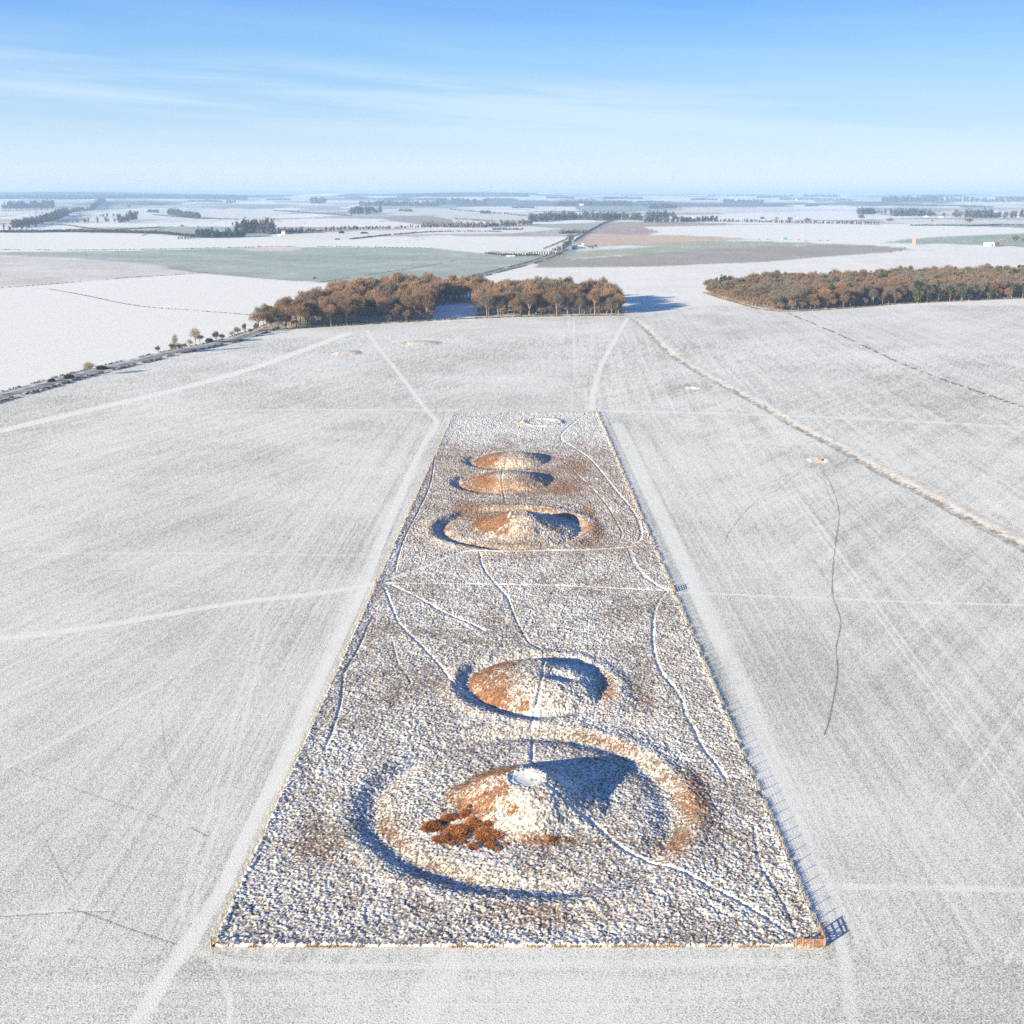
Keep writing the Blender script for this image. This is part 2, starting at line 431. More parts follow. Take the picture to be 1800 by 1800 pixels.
# paths and tracks traced from the photograph: (pixel line, half width m, strength, snowy(1)/bare(-1), soft m)
TRACKS = [
 ([(235, 1810), (285, 1725), (335, 1650), (395, 1555), (440, 1455), (500, 1340), (560, 1200), (638, 1035), (700, 880), (745, 780), (768, 745), (745, 715), (700, 655), (660, 605), (645, 582)], .7, .7, 1, .9),
 ([(395, 1540), (470, 1380), (548, 1200), (625, 1040), (690, 890), (760, 745)], .35, .35, 1, .4),
 ([(320, 1620), (330, 1540), (375, 1400), (420, 1230), (455, 1100)], .22, .3, 1, .3),
 ([(340, 1620), (352, 1540), (397, 1400), (438, 1230), (470, 1100)], .22, .3, 1, .3),
 ([(335, 1650), (360, 1680), (500, 1700), (800, 1697), (1420, 1690)], .5, .3, 1, .6),
 ([(1040, 722), (1043, 690), (1058, 640), (1085, 590), (1103, 560)], .9, .7, 1, 1.2),
 ([(797, 722), (650, 720), (420, 722), (200, 735)], 1.2, .42, 1, 1.2),
 ([(1052, 722), (1300, 728), (1560, 738), (1810, 752)], 1.6, .45, 1, 1.5),
 ([(-10, 1124), (150, 1105), (400, 1062), (560, 1043), (660, 1027)], 1.0, .7, 1, 1.0),
 ([(1178, 1040), (1400, 1050), (1600, 1058), (1810, 1064)], .35, .7, 1, .35),
 ([(-10, 975), (300, 972), (690, 978)], .6, .22, 1, .7),
 ([(-10, 760), (150, 722), (300, 687), (450, 645), (612, 586)], 3.6, 1.0, 1, .6),
 ([(1430, 1558), (1600, 1560), (1810, 1564)], .5, .4, 1, .6),
 ([(1475, 1640), (1490, 1720), (1500, 1810)], .4, .35, 1, .9),
 ([(1452, 1600), (1380, 1420), (1290, 1180), (1215, 1020), (1150, 880), (1085, 745)], 1.6, .42, 1, 2.0),
 ([(740, 1800), (760, 1740), (790, 1690)], 1.6, .3, 1, 1.4),
 ([(375, 1690), (400, 1740), (405, 1800)], .22, .4, 1, .3),
 ([(-10, 1609), (90, 1602), (180, 1600)], .35, .35, 1, .3),
 ([(-10, 1120), (60, 1112), (150, 1104)], .9, .3, 1, .8),
 ([(1440, 820), (1460, 850), (1475, 900), (1468, 960), (1463, 1040), (1478, 1090), (1470, 1140), (1473, 1180), (1465, 1230), (1458, 1265), (1449, 1292)], .10, 1.0, -1, .12),
 ([(1445, 825), (1455, 862), (1466, 890)], .16, .5, -1, .12),
 ([(1405, 830), (1370, 858), (1330, 880), (1285, 930), (1275, 955)], .12, .6, -1, .12),
 ([(120, 1597), (160, 1608), (220, 1630), (310, 1660)], .08, 1.0, -1, .12),
 ([(-10, 1612), (80, 1606), (170, 1602), (200, 1602)], .10, .8, -1, .12),
 ([(20, 1350), (100, 1375), (200, 1410), (290, 1440)], .09, .55, -1, .12),
 ([(285, 1260), (292, 1330), (312, 1380)], .08, .5, -1, .1),
 ([(80, 1475), (110, 1540), (140, 1580)], .08, .5, -1, .1),
 ([(335, 1455), (365, 1470)], .12, .8, -1, .12),
]
EPATHS = [   # inside the enclosure: pixel line, half width, depth
 ([(664, 1027), (700, 1012), (745, 997), (812, 971), (890, 970), (1000, 968), (1060, 966), (1108, 962)], .65, .15),
 ([(676, 1026), (850, 1028), (1000, 1031), (1166, 1039)], .55, .12),
 ([(690, 1030), (740, 1054), (770, 1072), (800, 1086), (825, 1096), (850, 1109)], .5, .28),
 ([(676, 1034), (690, 1070), (703, 1098), (740, 1135), (775, 1173), (800, 1205), (830, 1228), (870, 1245), (930, 1256)], .32, .22),
 ([(843, 972), (850, 1000), (873, 1030), (892, 1052), (903, 1080), (912, 1100), (930, 1130), (948, 1140), (957, 1160), (952, 1195), (944, 1235), (938, 1256), (934, 1275), (936, 1300), (935, 1340)], .26, .25),
 ([(955, 1375), (975, 1390), (1010, 1424), (1035, 1440), (1060, 1462), (1090, 1490), (1130, 1512), (1170, 1523), (1215, 1541), (1260, 1566), (1300, 1586), (1350, 1616), (1402, 1650)], .36, .25),
 ([(1172, 1040), (1155, 1064), (1148, 1095), (1148, 1130), (1152, 1155), (1165, 1187), (1185, 1210), (1200, 1235), (1205, 1256), (1222, 1285), (1235, 1315), (1255, 1340), (1275, 1368)], .38, .28),
 ([(1106, 966), (1115, 990), (1130, 1010), (1150, 1027), (1170, 1038)], .7, .18),
 ([(1108, 958), (1125, 948), (1125, 925), (1110, 895), (1080, 860), (1040, 810), (1005, 785), (985, 768), (1010, 742), (1030, 728)], .5, .2),
 ([(1092, 948), (1090, 930), (1060, 880), (1020, 840), (990, 810)], .22, .15),
 ([(775, 765), (765, 800), (757, 850), (735, 900), (712, 945), (700, 980), (695, 1005)], .22, .22),
 ([(655, 1085), (640, 1118), (625, 1150), (605, 1185), (600, 1230), (588, 1275), (570, 1320)], .26, .25),
 ([(690, 1130), (700, 1165), (722, 1200), (705, 1210)], .16, .15),
 ([(888, 885), (885, 868), (882, 840), (888, 822), (893, 800)], .3, .18),
 ([(850, 950), (878, 930), (893, 912), (902, 898)], .45, .1),
 ([(850, 1098), (900, 1100), (960, 1101), (1040, 1110)], .3, .05),
 ([(1325, 1455), (1330, 1490), (1340, 1530), (1345, 1535), (1330, 1560)], .25, .2),
 ([(1345, 1535), (1370, 1575), (1390, 1615), (1402, 1650)], .25, .2),
 ([(985, 768), (960, 775), (900, 790)], .3, .05),
]
for L_ in (TRACKS, EPATHS):
    for i, t in enumerate(L_):
        L_[i] = (smooth_line(atl(t[0]), 4),) + tuple(t[1:])

# long bank of unmown grass on the right
BANK = smooth_line(atl([(1118, 560), (1139, 573), (1178, 612), (1222, 643), (1267, 668), (1353, 713), (1411, 747), (1489, 786), (1567, 829), (1644, 868), (1722, 910), (1815, 957), (2050, 1072), (2300, 1190)]), 3)

# ------------------------------------------------------------------ field colours, far country
FALLOW = (.42, .37, .33); GREEN = (.17, .23, .16); GRASS = (.27, .275, .21)
FIELDS = [  # pixel polygon, cover, under colour
 ([(-60, 409), (130, 409), (280, 412), (345, 419), (430, 419), (640, 424), (860, 440), (860, 447), (700, 437), (470, 435), (200, 441), (-60, 443)], .97, (.5, .48, .42)),
 ([(-40, 443), (200, 441), (350, 437), (470, 434), (600, 434), (760, 436), (860, 446), (940, 452), (960, 455), (930, 461), (870, 474), (800, 492), (700, 493), (560, 497), (530, 494), (440, 486), (350, 477), (250, 463), (120, 453), (-40, 446)], .40, (.26, .34, .29)),
 ([(-40, 449), (120, 455), (250, 465), (350, 480), (200, 491), (-40, 509)], .70, (.42, .33, .29)),
 ([(-40, 509), (200, 491), (350, 480), (440, 488), (540, 496), (560, 498), (640, 497), (560, 535), (452, 580), (300, 618), (150, 652), (-40, 707)], .97, (.5, .46, .38)),
 ([(935, 470), (960, 461), (985, 457), (1060, 452), (1150, 446), (1300, 436), (1450, 430), (1530, 431), (1606, 437), (1560, 444), (1480, 449), (1350, 460), (1230, 465), (1130, 469), (1030, 470)], .16, (.37, .33, .28)),
 ([(985, 456), (1010, 446), (1060, 440), (1120, 433), (1200, 426), (1330, 424), (1450, 428), (1530, 431), (1400, 431), (1300, 434), (1150, 445), (1060, 451)], .32, (.36, .37, .24)),
 ([(1032, 407), (1062, 395), (1085, 390), (1180, 390), (1300, 393), (1200, 401), (1150, 410), (1080, 411)], .18, (.42, .31, .26)),
 ([(1005, 430), (1028, 411), (1090, 413), (1180, 413), (1260, 416), (1340, 420), (1250, 423), (1150, 428), (1080, 430)], .3, (.62, .42, .27)),
 ([(1025, 433), (1100, 431), (1160, 433), (1080, 438), (1010, 442)], .9, GRASS),
 ([(1545, 427), (1600, 420), (1650, 416), (1720, 413), (1840, 407), (1840, 436), (1770, 433), (1700, 430), (1610, 428)], .3, (.24, .32, .23)),
 ([(1500, 397), (1600, 395), (1700, 394), (1840, 396), (1840, 401), (1700, 400), (1590, 401)], .3, (.22, .30, .24)),
 ([(1566, 409), (1610, 406), (1690, 403), (1670, 406), (1620, 409)], .1, (.30, .26, .25)),
 ([(662, 382), (700, 380), (745, 379), (790, 384), (800, 392), (830, 398), (760, 397), (700, 390)], .15, (.36, .29, .27)),
 ([(545, 375), (590, 372), (640, 372), (600, 378)], .2, (.36, .29, .27)),
 ([(500, 365), (560, 361), (620, 362), (570, 369)], .35, (.30, .30, .27)),
 ([(620, 362), (800, 360), (800, 366), (640, 368)], .35, (.20, .27, .24)),
 ([(640, 368), (760, 366), (860, 372), (740, 379), (660, 378)], .75, (.30, .32, .25)),
 ([(760, 380), (860, 372), (1000, 376), (990, 384), (900, 391), (830, 390)], .7, (.33, .34, .26)),
 ([(1010, 363), (1130, 362), (1180, 368), (1090, 374), (1020, 371)], .25, (.20, .28, .26)),
 ([(-40, 371), (110, 368), (95, 376), (-40, 379)], .8, (.4, .38, .35)),
 ([(-40, 380), (30, 378), (-40, 388)], .45, (.30, .33, .26)),
 ([(160, 372), (420, 366), (520, 372), (460, 386), (330, 392), (210, 394), (150, 388)], .82, (.36, .34, .3)),
 ([(428, 411), (480, 412), (482, 416), (430, 417)], .2, (.25, .35, .27)),
 ([(480, 412), (760, 402), (930, 398), (990, 402), (900, 410), (700, 412), (560, 424), (470, 420)], .9, (.55, .45, .38)),
 ([(410, 420), (480, 437), (500, 436), (460, 433)], .4, (.6, .45, .33)),
 ([(1130, 399), (1500, 392), (1840, 402), (1840, 408), (1560, 420), (1400, 422), (1320, 420), (1260, 414), (1170, 410)], .96, (.5, .5, .45)),
 ([(1270, 386), (1540, 391), (1500, 393), (1290, 391)], .95, (.5, .5, .45)),
 ([(1200, 365), (1420, 365), (1500, 369), (1300, 374), (1200, 371)], .72, (.34, .30, .29)),
 ([(1540, 384), (1840, 388), (1840, 394), (1560, 392)], .75, (.38, .33, .32)),
]
FPOLY = [(atl(p), c, u) for p, c, u in FIELDS]
MEL = atl([(420, 437), (470, 434.5), (540, 436), (510, 441), (440, 441)])
RIMS = [  # thin dark field boundaries (pixel line, half width m)
 ([(-20, 394), (100, 395), (150, 401), (190, 405), (225, 403), (280, 400)], 3.0),
 ([(-20, 439), (150, 440), (350, 437), (480, 434), (600, 434), (760, 437)], 1.6),
 ([(615, 421), (680, 414), (760, 408), (840, 407), (880, 408)], 3.2),
 ([(-20, 508), (100, 499), (230, 488), (365, 480)], .9),
 ([(85, 508), (150, 520), (240, 538), (340, 546), (440, 554)], .6),
 ([(1385, 552), (1450, 578), (1510, 605), (1570, 634), (1640, 662), (1720, 690), (1815, 722)], .7),
 ([(560, 497), (640, 484), (730, 471), (800, 458)], .7),
 ([(250, 415), (290, 400), (330, 397)], .8),
]
RIMS = [(smooth_line(atl(p), 3), w) for p, w in RIMS]
WOODL_PX = [(452, 582), (520, 578), (600, 572), (700, 566), (765, 562), (830, 558), (900, 556), (1000, 554), (1098, 553), (1088, 540), (1072, 529), (990, 526), (880, 526), (830, 523), (740, 518), (640, 519), (575, 532), (510, 556)]
WOODR_PX = [(1237, 514), (1290, 530), (1365, 546), (1430, 544), (1500, 540), (1600, 532), (1700, 528), (1850, 521), (1850, 492), (1700, 493), (1600, 497), (1500, 503), (1400, 507), (1300, 508)]
CLEAR = atl([(758, 565), (833, 563), (842, 538), (818, 533), (768, 538)])
WOODL = atl(WOODL_PX); WOODR = atl(WOODR_PX)

def shade_fields(X, Y):
    """cover (snow 0..1) and the colour of what lies under the snow"""
    sh = X.shape; x = X.ravel(); y = Y.ravel(); d = np.hypot(x, y)
    cover = np.full(x.shape, .60); under = np.tile(np.array(GRASS), (len(x), 1))
    far = d > 1300
    # patchwork of far fields
    c, s = .97, .24
    u = (x*c - y*s)/430.; v = (x*s + y*c)/720.
    u = u + .25*(vn(u*.6, v*.6, 61)-.5); v = v + .25*(vn(u*.6+9, v*.6, 62)-.5)
    best = np.full(x.shape, 9.); sec = np.full(x.shape, 9.); idn = np.zeros(x.shape); idm = np.zeros(x.shape)
    iu, iv = np.floor(u), np.floor(v)
    for a in (-1, 0, 1):
        for b in (-1, 0, 1):
            cu, cv = iu+a, iv+b
            dd = np.maximum(np.abs(u-(cu+.15+.7*hsh(cu, cv, 70))), np.abs(v-(cv+.15+.7*hsh(cu, cv, 71))))
            m = dd < best
            sec = np.where(m, best, np.minimum(sec, dd))
            best = np.where(m, dd, best); idn = np.where(m, hsh(cu, cv, 72), idn); idm = np.where(m, hsh(cu, cv, 73), idm)
    cv_ = np.where(idn < .46, .96, np.where(idn < .64, .62, np.where(idn < .84, .32, .12)))
    uc = np.where((idm < .5)[:, None], np.array([[.27, .31, .25]]), np.array([[.36, .30, .26]]))
    uc = np.where((idm > .85)[:, None], np.array([[.5, .38, .27]]), uc)
    cover = np.where(far, cv_, cover); under = np.where(far[:, None], uc, under)
    edge = (sec-best) < .018
    # wooded slopes far off
    wood = (fbm(x/1900, y/3800, 33, 4) > .60) & (d > 9500)
    wood |= ((x < -3300) & (d > 16500) & (fbm(x/1500, y/2600, 37, 3) > .30))
    wood |= (np.abs(x+1100) < 1500) & (d > 17500)
    cover = np.where(wood, .12, cover); under = np.where(wood[:, None], np.array([[.05, .06, .055]]), under)
    cover = np.where(edge & (d > 2600) & ~wood, cover*.35, cover)
    # the open plain all round the enclosure and beyond the woods
    plain = atl([(-60, 707), (150, 652), (300, 618), (452, 580), (560, 497.5), (640, 497.2), (800, 493), (930, 462), (970, 469), (1130, 469), (1350, 460), (1480, 449), (1606, 437.2), (1610, 429), (1850, 437), (1850, 700)]) + [(600, 60), (-600, 60)]
    pm = inpoly(x, y, plain) | (d < 700)
    beyond = pm & (y > 1150)
    cover = np.where(pm, .60, cover); under = np.where(pm[:, None], np.array([GRASS]), under)
    cover = np.where(beyond, .86, cover); under = np.where(beyond[:, None], np.array([(.42, .36, .28)]), under)
    for poly, c_, u_ in FPOLY:
        m = inpoly(x, y, poly); cover[m] = c_ if c_ > .9 else c_*.82; under[m] = u_
    m = inpoly(x, y, MEL); cover[m] = .5; under[m] = (.6, .42, .3)
    # right hand plain between bank and far boundary: a little greener
    n40 = fbm(x/60, y/60, 11, 4); n12 = fbm(x/14, y/14, 12, 3)
    cover = cover + np.where(cover > .9, .10, .34)*(n40-.5) + np.where(cover > .9, .05, .14)*(n12-.5)
    mid = (d > 380) & pm & ~beyond
    cover = cover + .07*sstep(150, 420, d)*pm*(~beyond)
    # plough / drill lines
    us, vs = rot2(x, y, -62)
    ln = fbm(us/3.0, vs/160., 15, 3)
    cover = cover + np.where(far, .22, 0)*(ln-.5)
    # greener melted hollow round the two scrapes
    for cx, cy, rr in SCR: cover = cover - .22*np.exp(-(((x-cx)/rr)**2+((y-cy)/(rr*1.1))**2))
    # wheel lines parallel to the enclosure, mowing lines further out
    off = np.where(x > 0, x - (CBR[0]+(CTR[0]-CBR[0])*(y-Y0)/(Y1-Y0)), (CBL[0]+(CTL[0]-CBL[0])*(y-Y0)/(Y1-Y0)) - x)
    nearb = sstep(.3, .8, off)*(1-sstep(18, 55, off))*sstep(Y0-6, Y0+4, y)*(1-sstep(Y1-10, Y1+20, y))
    wl = .6*vn(off/.45, y/70., 21)+.4*vn(off/1.7, y/120., 24)
    cover = cover + .36*(wl-.5)*nearb
    open_ = (1-nearb)*(y > 100)
    fade = 1/(1+d/900.)
    for deg, w1, amt, sel in ((36, .55, .24, (x > 30)), (3, .6, .30, (x > 30)), (-30, .8, .08, (x > 30)), (24, .45, .24, (x < -20)), (8, .4, .12, (x < -20)), (90, .9, .16, (y < Y0-2))):
        q1, q2 = rot2(x, y, deg)
        sel = sel & ((deg == 90) | (y > Y0-4))
        st_ = .5*vn(q1/w1, q2/45., 200+deg)+.5*vn(q1/(w1*4), q2/110., 240+deg)
        cover = cover + amt*(st_-.5)*open_*sel*np.where(w1 < d/1500, .8, 1)
        hi_ = sstep(.86, .98, vn(q1/(w1*1.1), q2/190., 280+deg))
        cover = cover + amt*.9*hi_*open_*sel
    cover = cover + .30*(hsh(np.round(x/.2), np.round(y/.3), 290)-.5)*(d < 900)
    # the bank
    bd = dline(x, y, BANK, 14)
    bn = fbm(x/1.6, y/1.6, 31, 2)
    m = bd < 3.5+2.6*(fbm(x/1.6, y/1.6, 34, 2)-.5)*2
    cover = np.where(m, .66+.9*(bn-.5), cover); under = np.where(m[:, None], np.array([(.62, .49, .34)]), under)
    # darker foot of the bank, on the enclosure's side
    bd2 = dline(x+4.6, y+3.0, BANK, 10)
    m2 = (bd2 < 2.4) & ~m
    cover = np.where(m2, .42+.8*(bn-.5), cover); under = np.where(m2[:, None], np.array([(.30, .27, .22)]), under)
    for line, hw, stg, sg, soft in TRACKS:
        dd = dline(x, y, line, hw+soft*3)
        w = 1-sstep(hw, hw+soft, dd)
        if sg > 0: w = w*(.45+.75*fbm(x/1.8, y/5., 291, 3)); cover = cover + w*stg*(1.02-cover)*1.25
        else:
            w = w*.62; cover = cover*(1-w*stg) + w*stg*.05
            under = under*(1-(w*stg)[:, None]) + (w*stg)[:, None]*np.array([[.10, .09, .075]])
    # low mounds with dead grass
    for cx, cy, rr, h in LOW:
        q = np.hypot(x-cx, y-cy)/rr
        w = (q < 1)
        cover = np.where(w, .55+.6*(bn-.5)-.2*(q > .75)*(y > cy), cover); under = np.where(w[:, None], np.array([(.40, .30, .20)]), under)
    # woodland floor
    for P in (WOODL, WOODR):
        m = inpoly(x, y, P)
        cover = np.where(m, .50+.8*(n12-.5), cover); under = np.where(m[:, None], np.array([(.13, .09, .06)]), under)
    cover[inpoly(x, y, CLEAR)] = 1.0
    return cover.reshape(sh), under.reshape(*sh, 3)
SCR = [(at(1219, 682)[0], at(1219, 682)[1], 22.), (at(1439, 809)[0], at(1439, 809)[1], 18.)]

# ------------------------------------------------------------------ ground sheet
dep = np.concatenate([np.arange(R(46), R(10), -.00092), np.arange(R(10), R(1.6), -.00095), np.arange(R(1.6), R(.35), -.00055)])
ys = CAMH/np.tan(dep)
far_rows = ys[-1]*np.geomspace(1.012, 60000/ys[-1], 230)
ys = np.concatenate([[-40000, -8000, -1500, -300, 0, 60, 85], ys, far_rows])
uu = np.linspace(-1.34, 1.34, 1480)
uo = np.array([1.45, 1.65, 2., 2.8, 4, 7, 12, 30, 80, 200])
uu = np.concatenate([-uo[::-1], uu, uo])
Wy = np.sqrt((.452*np.maximum(ys, 0))**2 + 52.**2)
Wy[ys < 0] = 52
Y = np.repeat(ys[:, None], len(uu), 1); X = Wy[:, None]*uu[None, :]
X = np.clip(X, -60000, 60000)
bad = np.abs(X) >= 60000
cover, under = shade_fields(X, Y)
ir = int(np.argmax(ys > 1150)); dyr = np.gradient(ys)[ir:, None]; dxr = (Wy[ir:]*2.68/1480)[:, None]
for ox, oy in ((-.3, .375), (.3, -.375), (.12, .125), (-.12, -.125)):
    c2, u2 = shade_fields(X[ir:]+ox*dxr, Y[ir:]+oy*dyr)
    cover[ir:] += c2; under[ir:] += u2
cover[ir:] /= 5; under[ir:] /= 5
Z = H(X, Y)
# scrapes: little pits with a bright rim
for cx, cy, rr in SCR:
    q = np.hypot(X-cx, Y-cy)
    cover = np.where(q < 4.6, np.where(q < 1.3, cover, 1.1), cover)
    Z = Z + .25*np.exp(-((q-3.4)/1.0)**2) - .35*np.exp(-(q/2.2)**2)
# the bank stands a little proud
bq = dline(X.ravel(), Y.ravel(), BANK, 12).reshape(X.shape)
Z = Z + (.08+.10*fbm(X/2.5, Y/2.5, 35, 2))*np.exp(-(bq/2.6)**2)
inside = in_enc(X, Y, -.8)
Z = np.where(inside, Z-.9, Z)
keep = ~((bad[:-1, :-1] & bad[:-1, 1:]) & (bad[1:, :-1] & bad[1:, 1:]))
ZMAX = float(Z.max()); ZMIN = float(Z.min())
g = link(bpy.data.objects.new('ground', grid_mesh('ground', X, Y, Z, keep, cover, under, M_field)))
tag(g, kind='structure')

# ------------------------------------------------------------------ rough grassland of the enclosure
rows = [Y0]
while rows[-1] < Y1: rows.append(rows[-1]+max(.17, rows[-1]*.00105))
rows = np.array(rows); rows[-1] = Y1
ncol = 540
eu = np.linspace(0, 1, ncol)
EY = np.repeat(rows[:, None], ncol, 1)
EX = xl(EY)+(xr(EY)-xl(EY))*eu[None, :]
x = EX.ravel(); y = EY.ravel()
macro = Hbar(x, y)
e_ = .6
gx = (Hbar(x+e_, y)-Hbar(x-e_, y))/(2*e_); gy = (Hbar(x, y+e_)-Hbar(x, y-e_))/(2*e_)
ringz = np.zeros(x.shape)
for (_, bx, by, br), ri in zip(BAR, (16.5, 14.2, 16.5, 15, 12.8, 12)):
    qq = np.hypot(x-bx, y-by); ringz = np.maximum(ringz, 1-sstep(ri, ri+2.5, qq))
# snow has gone from slopes that face the low sun and the west
face = gx*.9 + gy*np.where(ringz < .5, .30, -.12)
melt = sstep(.03, .30, face)*(.40+.60*ringz)*(.15+1.35*fbm(x/4., y/4., 55, 3))
def tuss(x, y, cell, s, rmin, rmax):
    wx = x + .35*cell*(vn(x/cell*.7, y/cell*.7, s+5)-.5)*2; wy = y + .35*cell*(vn(x/cell*.7+31, y/cell*.7, s+6)-.5)*2
    u, v = wx/cell, wy/cell; iu, iv = np.floor(u), np.floor(v)
    best = np.zeros(x.shape); rid = np.zeros(x.shape)
    for a in (-1, 0, 1):
        for b in (-1, 0, 1):
            cu, cv = iu+a, iv+b
            px = cu+hsh(cu, cv, s); py = cv+hsh(cu, cv, s+1)
            rad = rmin+(rmax-rmin)*hsh(cu, cv, s+2)
            q = ((u-px)**2+(v-py)**2)/rad**2
            h = np.maximum(0, 1-q)**.8*(.25+.75*hsh(cu, cv, s+3))
            m = h > best; best = np.where(m, h, best); rid = np.where(m, hsh(cu, cv, s+4), rid)
    return best, rid
t1, r1 = tuss(x, y, .41, 101, .22, .95)
t2, r2 = tuss(x, y, .29, 131, .22, .9)
t3, r3 = tuss(x, y, 2.3, 161, .3, .6)
big = fbm(x/16, y/16, 41, 3); med = fbm(x/5, y/5, 43, 3)
rough = .75+.9*(big-.35)
# tall uncut fringe along the fences
fr = np.minimum(np.minimum(x-xl(y), xr(y)-x), np.minimum((y-Y0)*.9, (Y1-y)*.4))
fringe = np.exp(-(fr/.8)**2)
amp = .33*rough*(1-.45*melt)*(1+.9*fringe)
hgt = amp*(.60*t1+.28*t2) + .11*t3 + .16*fbm(x/1.1, y/1.1, 47, 3) + .10*(hsh(np.round(x/.17), np.round(y/.24), 49)-.5)
distfade = sstep(300, 560, y)
top_s = np.hypot(x-2.6, y-187.5)
flat = (top_s < 3.0)
hgt = np.where(flat, .05+.08*((top_s > 2.2) & (top_s < 2.9)), hgt)
pathw = np.zeros(x.shape)
for line, hw, dp in EPATHS:
    dd = dline(x, y, line, hw+2)
    hw2 = hw*.62
    w = (1-sstep(hw2*(.6+.6*vn(x/1.5, y/1.5, 58)), hw2+.3, dd))*(.6+.4*(med > .45))
    hgt = hgt*(1-w) + w*(.12-dp*.5)
    pathw = np.maximum(pathw, w*(1.0 if hw > .53 else .62 if hw > .3 else .12)*(.35+.8*vn(x/2.2, y/2.2, 59)))
stripe = np.clip((y-400)/120, 0, 1)
# snow cover
ev = .665 + .34*(big-.5) + .36*(med-.5) + .04*sstep(260, 300, y) - .17*sstep(325, 350, y)*(1-sstep(465, 500, y)) + .16*sstep(490, 520, y)
ev = ev - .015 - .05*sstep(200, 290, y) + .46*(t1-.36)*(1-melt*.8) + .34*(r1-.5) + .26*(r2-.5) + .50*(hsh(np.round(x/.15), np.round(y/.2), 50)-.5)
ev = ev - .62*melt*(.6+.8*fbm(x/2.4, y/2.4, 53, 2))
ev = np.where(flat, 1.0 - .5*(vn(x/.7, y/.35, 57) > .62)*(top_s < 2), ev)
ev = ev + pathw*(1.05-ev)
ev = ev + fringe*.10
under = np.tile(np.array([.25, .18, .125]), (len(x), 1))
dk = (r2 > .5)[:, None]
under = np.where(dk, np.array([[.12, .10, .09]]), under)
under = np.where((med > .66)[:, None], np.array([[.36, .23, .15]]), under)
ow = np.clip(melt*1.9, 0, 1)[:, None]
under = under*(1-ow) + ow*np.array([[.28, .145, .085]])*(.5+.9*r2[:, None])
far_tan = (sstep(290, 360, y)*(1-sstep(470, 520, y)))[:, None]*.5*(1-ow)
under = under*(1-far_tan)+far_tan*np.array([[.40, .27, .19]])
# patches of russet grass
for (px, py, rx, ry, am) in [(1048, 930, 2.2, 11, .5), (1030, 955, 4, 4, .35), (1228, 1420, 2.4, 9, .25), (1225, 1370, 2.4, 6, .2), (1062, 1215, 2.0, 7, .55), (845, 905, 5, 9, .35), (990, 855, 6, 14, .4), (820, 890, 5, 10, .3), (1135, 1235, 2.0, 5, .25), (1120, 1215, 1.5, 4, .25), (935, 1610, 8, 3, .35), (1225, 1400, 3, 9, .35), (1170, 1490, 5, 3, .3), (960, 1480, 5, 1.6, .7), (1035, 900, 3, 7, .6), (550, 1490, 4, 4, .3), (1015, 822, 5, 10, .4), (895, 862, 18, 6, .28)]:
    c = at(px, py); w = np.exp(-(((x-c[0])/rx)**2+((y-c[1])/ry)**2))*am
    ev = ev - w*.8*(.5+med); under = under*(1-w[:, None])+w[:, None]*np.array([[.42, .20, .10]])
ez = macro + hgt
shp = EX.shape
ez = ez.reshape(shp); ev = ev.reshape(shp); under = under.reshape(*shp, 3)
# sides drop below the surrounding turf so that no gap shows
ez[0, :] = -.3; ez[-1, :] = -.3; ez[:, 0] = -.3; ez[:, -1] = -.3
cx_ = .25*(EX[:-1, :-1]+EX[1:, :-1]+EX[:-1, 1:]+EX[1:, 1:]); cy_ = .25*(EY[:-1, :-1]+EY[1:, :-1]+EY[:-1, 1:]+EY[1:, 1:])
taken = np.zeros(cx_.shape, bool)
BL = [('ring_barrow', 'largest and nearest burial mound, with a snowy platform on top and a ring ditch', (0, 16.5, 22.3, 30.0, 34)),
      ('bowl_barrow', 'steep burial mound with a notched top, second nearest in the enclosure', (0, 14.2, 14.2, 17.2, 19.5)),
      ('ring_barrow', 'conical burial mound in a round ditch, in the far half beyond the cross path', (0, 16.5, 20.0, 25.0, 30)),
      ('bowl_barrow', 'low burial mound with orange left slope, just beyond the farther ring ditch', (0, 15.0, 15.0, 18.5, 20)),
      ('bowl_barrow', 'farthest of the shaded burial mounds, orange on its left slope', (0, 12.8, 12.8, 15.2, 16.2)),
      ('disc_barrow', 'faint flat ring bank under the snow near the far end fence of the enclosure', (0, 12, 12, 12, 12))]
for (fn, bx, by, br), (nm, lb, rr) in zip(BAR, BL):
    q = np.hypot(cx_-bx, cy_-by)
    root = empty(nm, (bx, by, float(Hbar(bx, by))-.2), 0, lb, 'burial mound', 'prehistoric burial mounds in the fenced strip')
    EXl, EYl, EZl = EX-bx, EY-by, ez-root.location.z
    pieces = [('mound', q < rr[1]), ('berm', (q >= rr[1]) & (q < rr[2])), ('ditch', (q >= rr[2]) & (q < rr[3])), ('outer_bank', (q >= rr[3]) & (q < rr[4]))]
    for pn, k in pieces:
        k = k & ~taken
        if k.sum() < 50: continue
        taken |= k
        link(bpy.data.objects.new(pn, grid_mesh(pn, EXl, EYl, EZl, k, ev, under, M_heath)), root)
rg = link(bpy.data.objects.new('rough_grassland', grid_mesh('rough_grassland', EX, EY, ez, ~taken, ev, under, M_heath)))
tag(rg, 'tussocky snow-dusted rough grass filling the fenced strip round the mounds', 'rough grass', kind='stuff')
del EX, EY, ez, ev, under

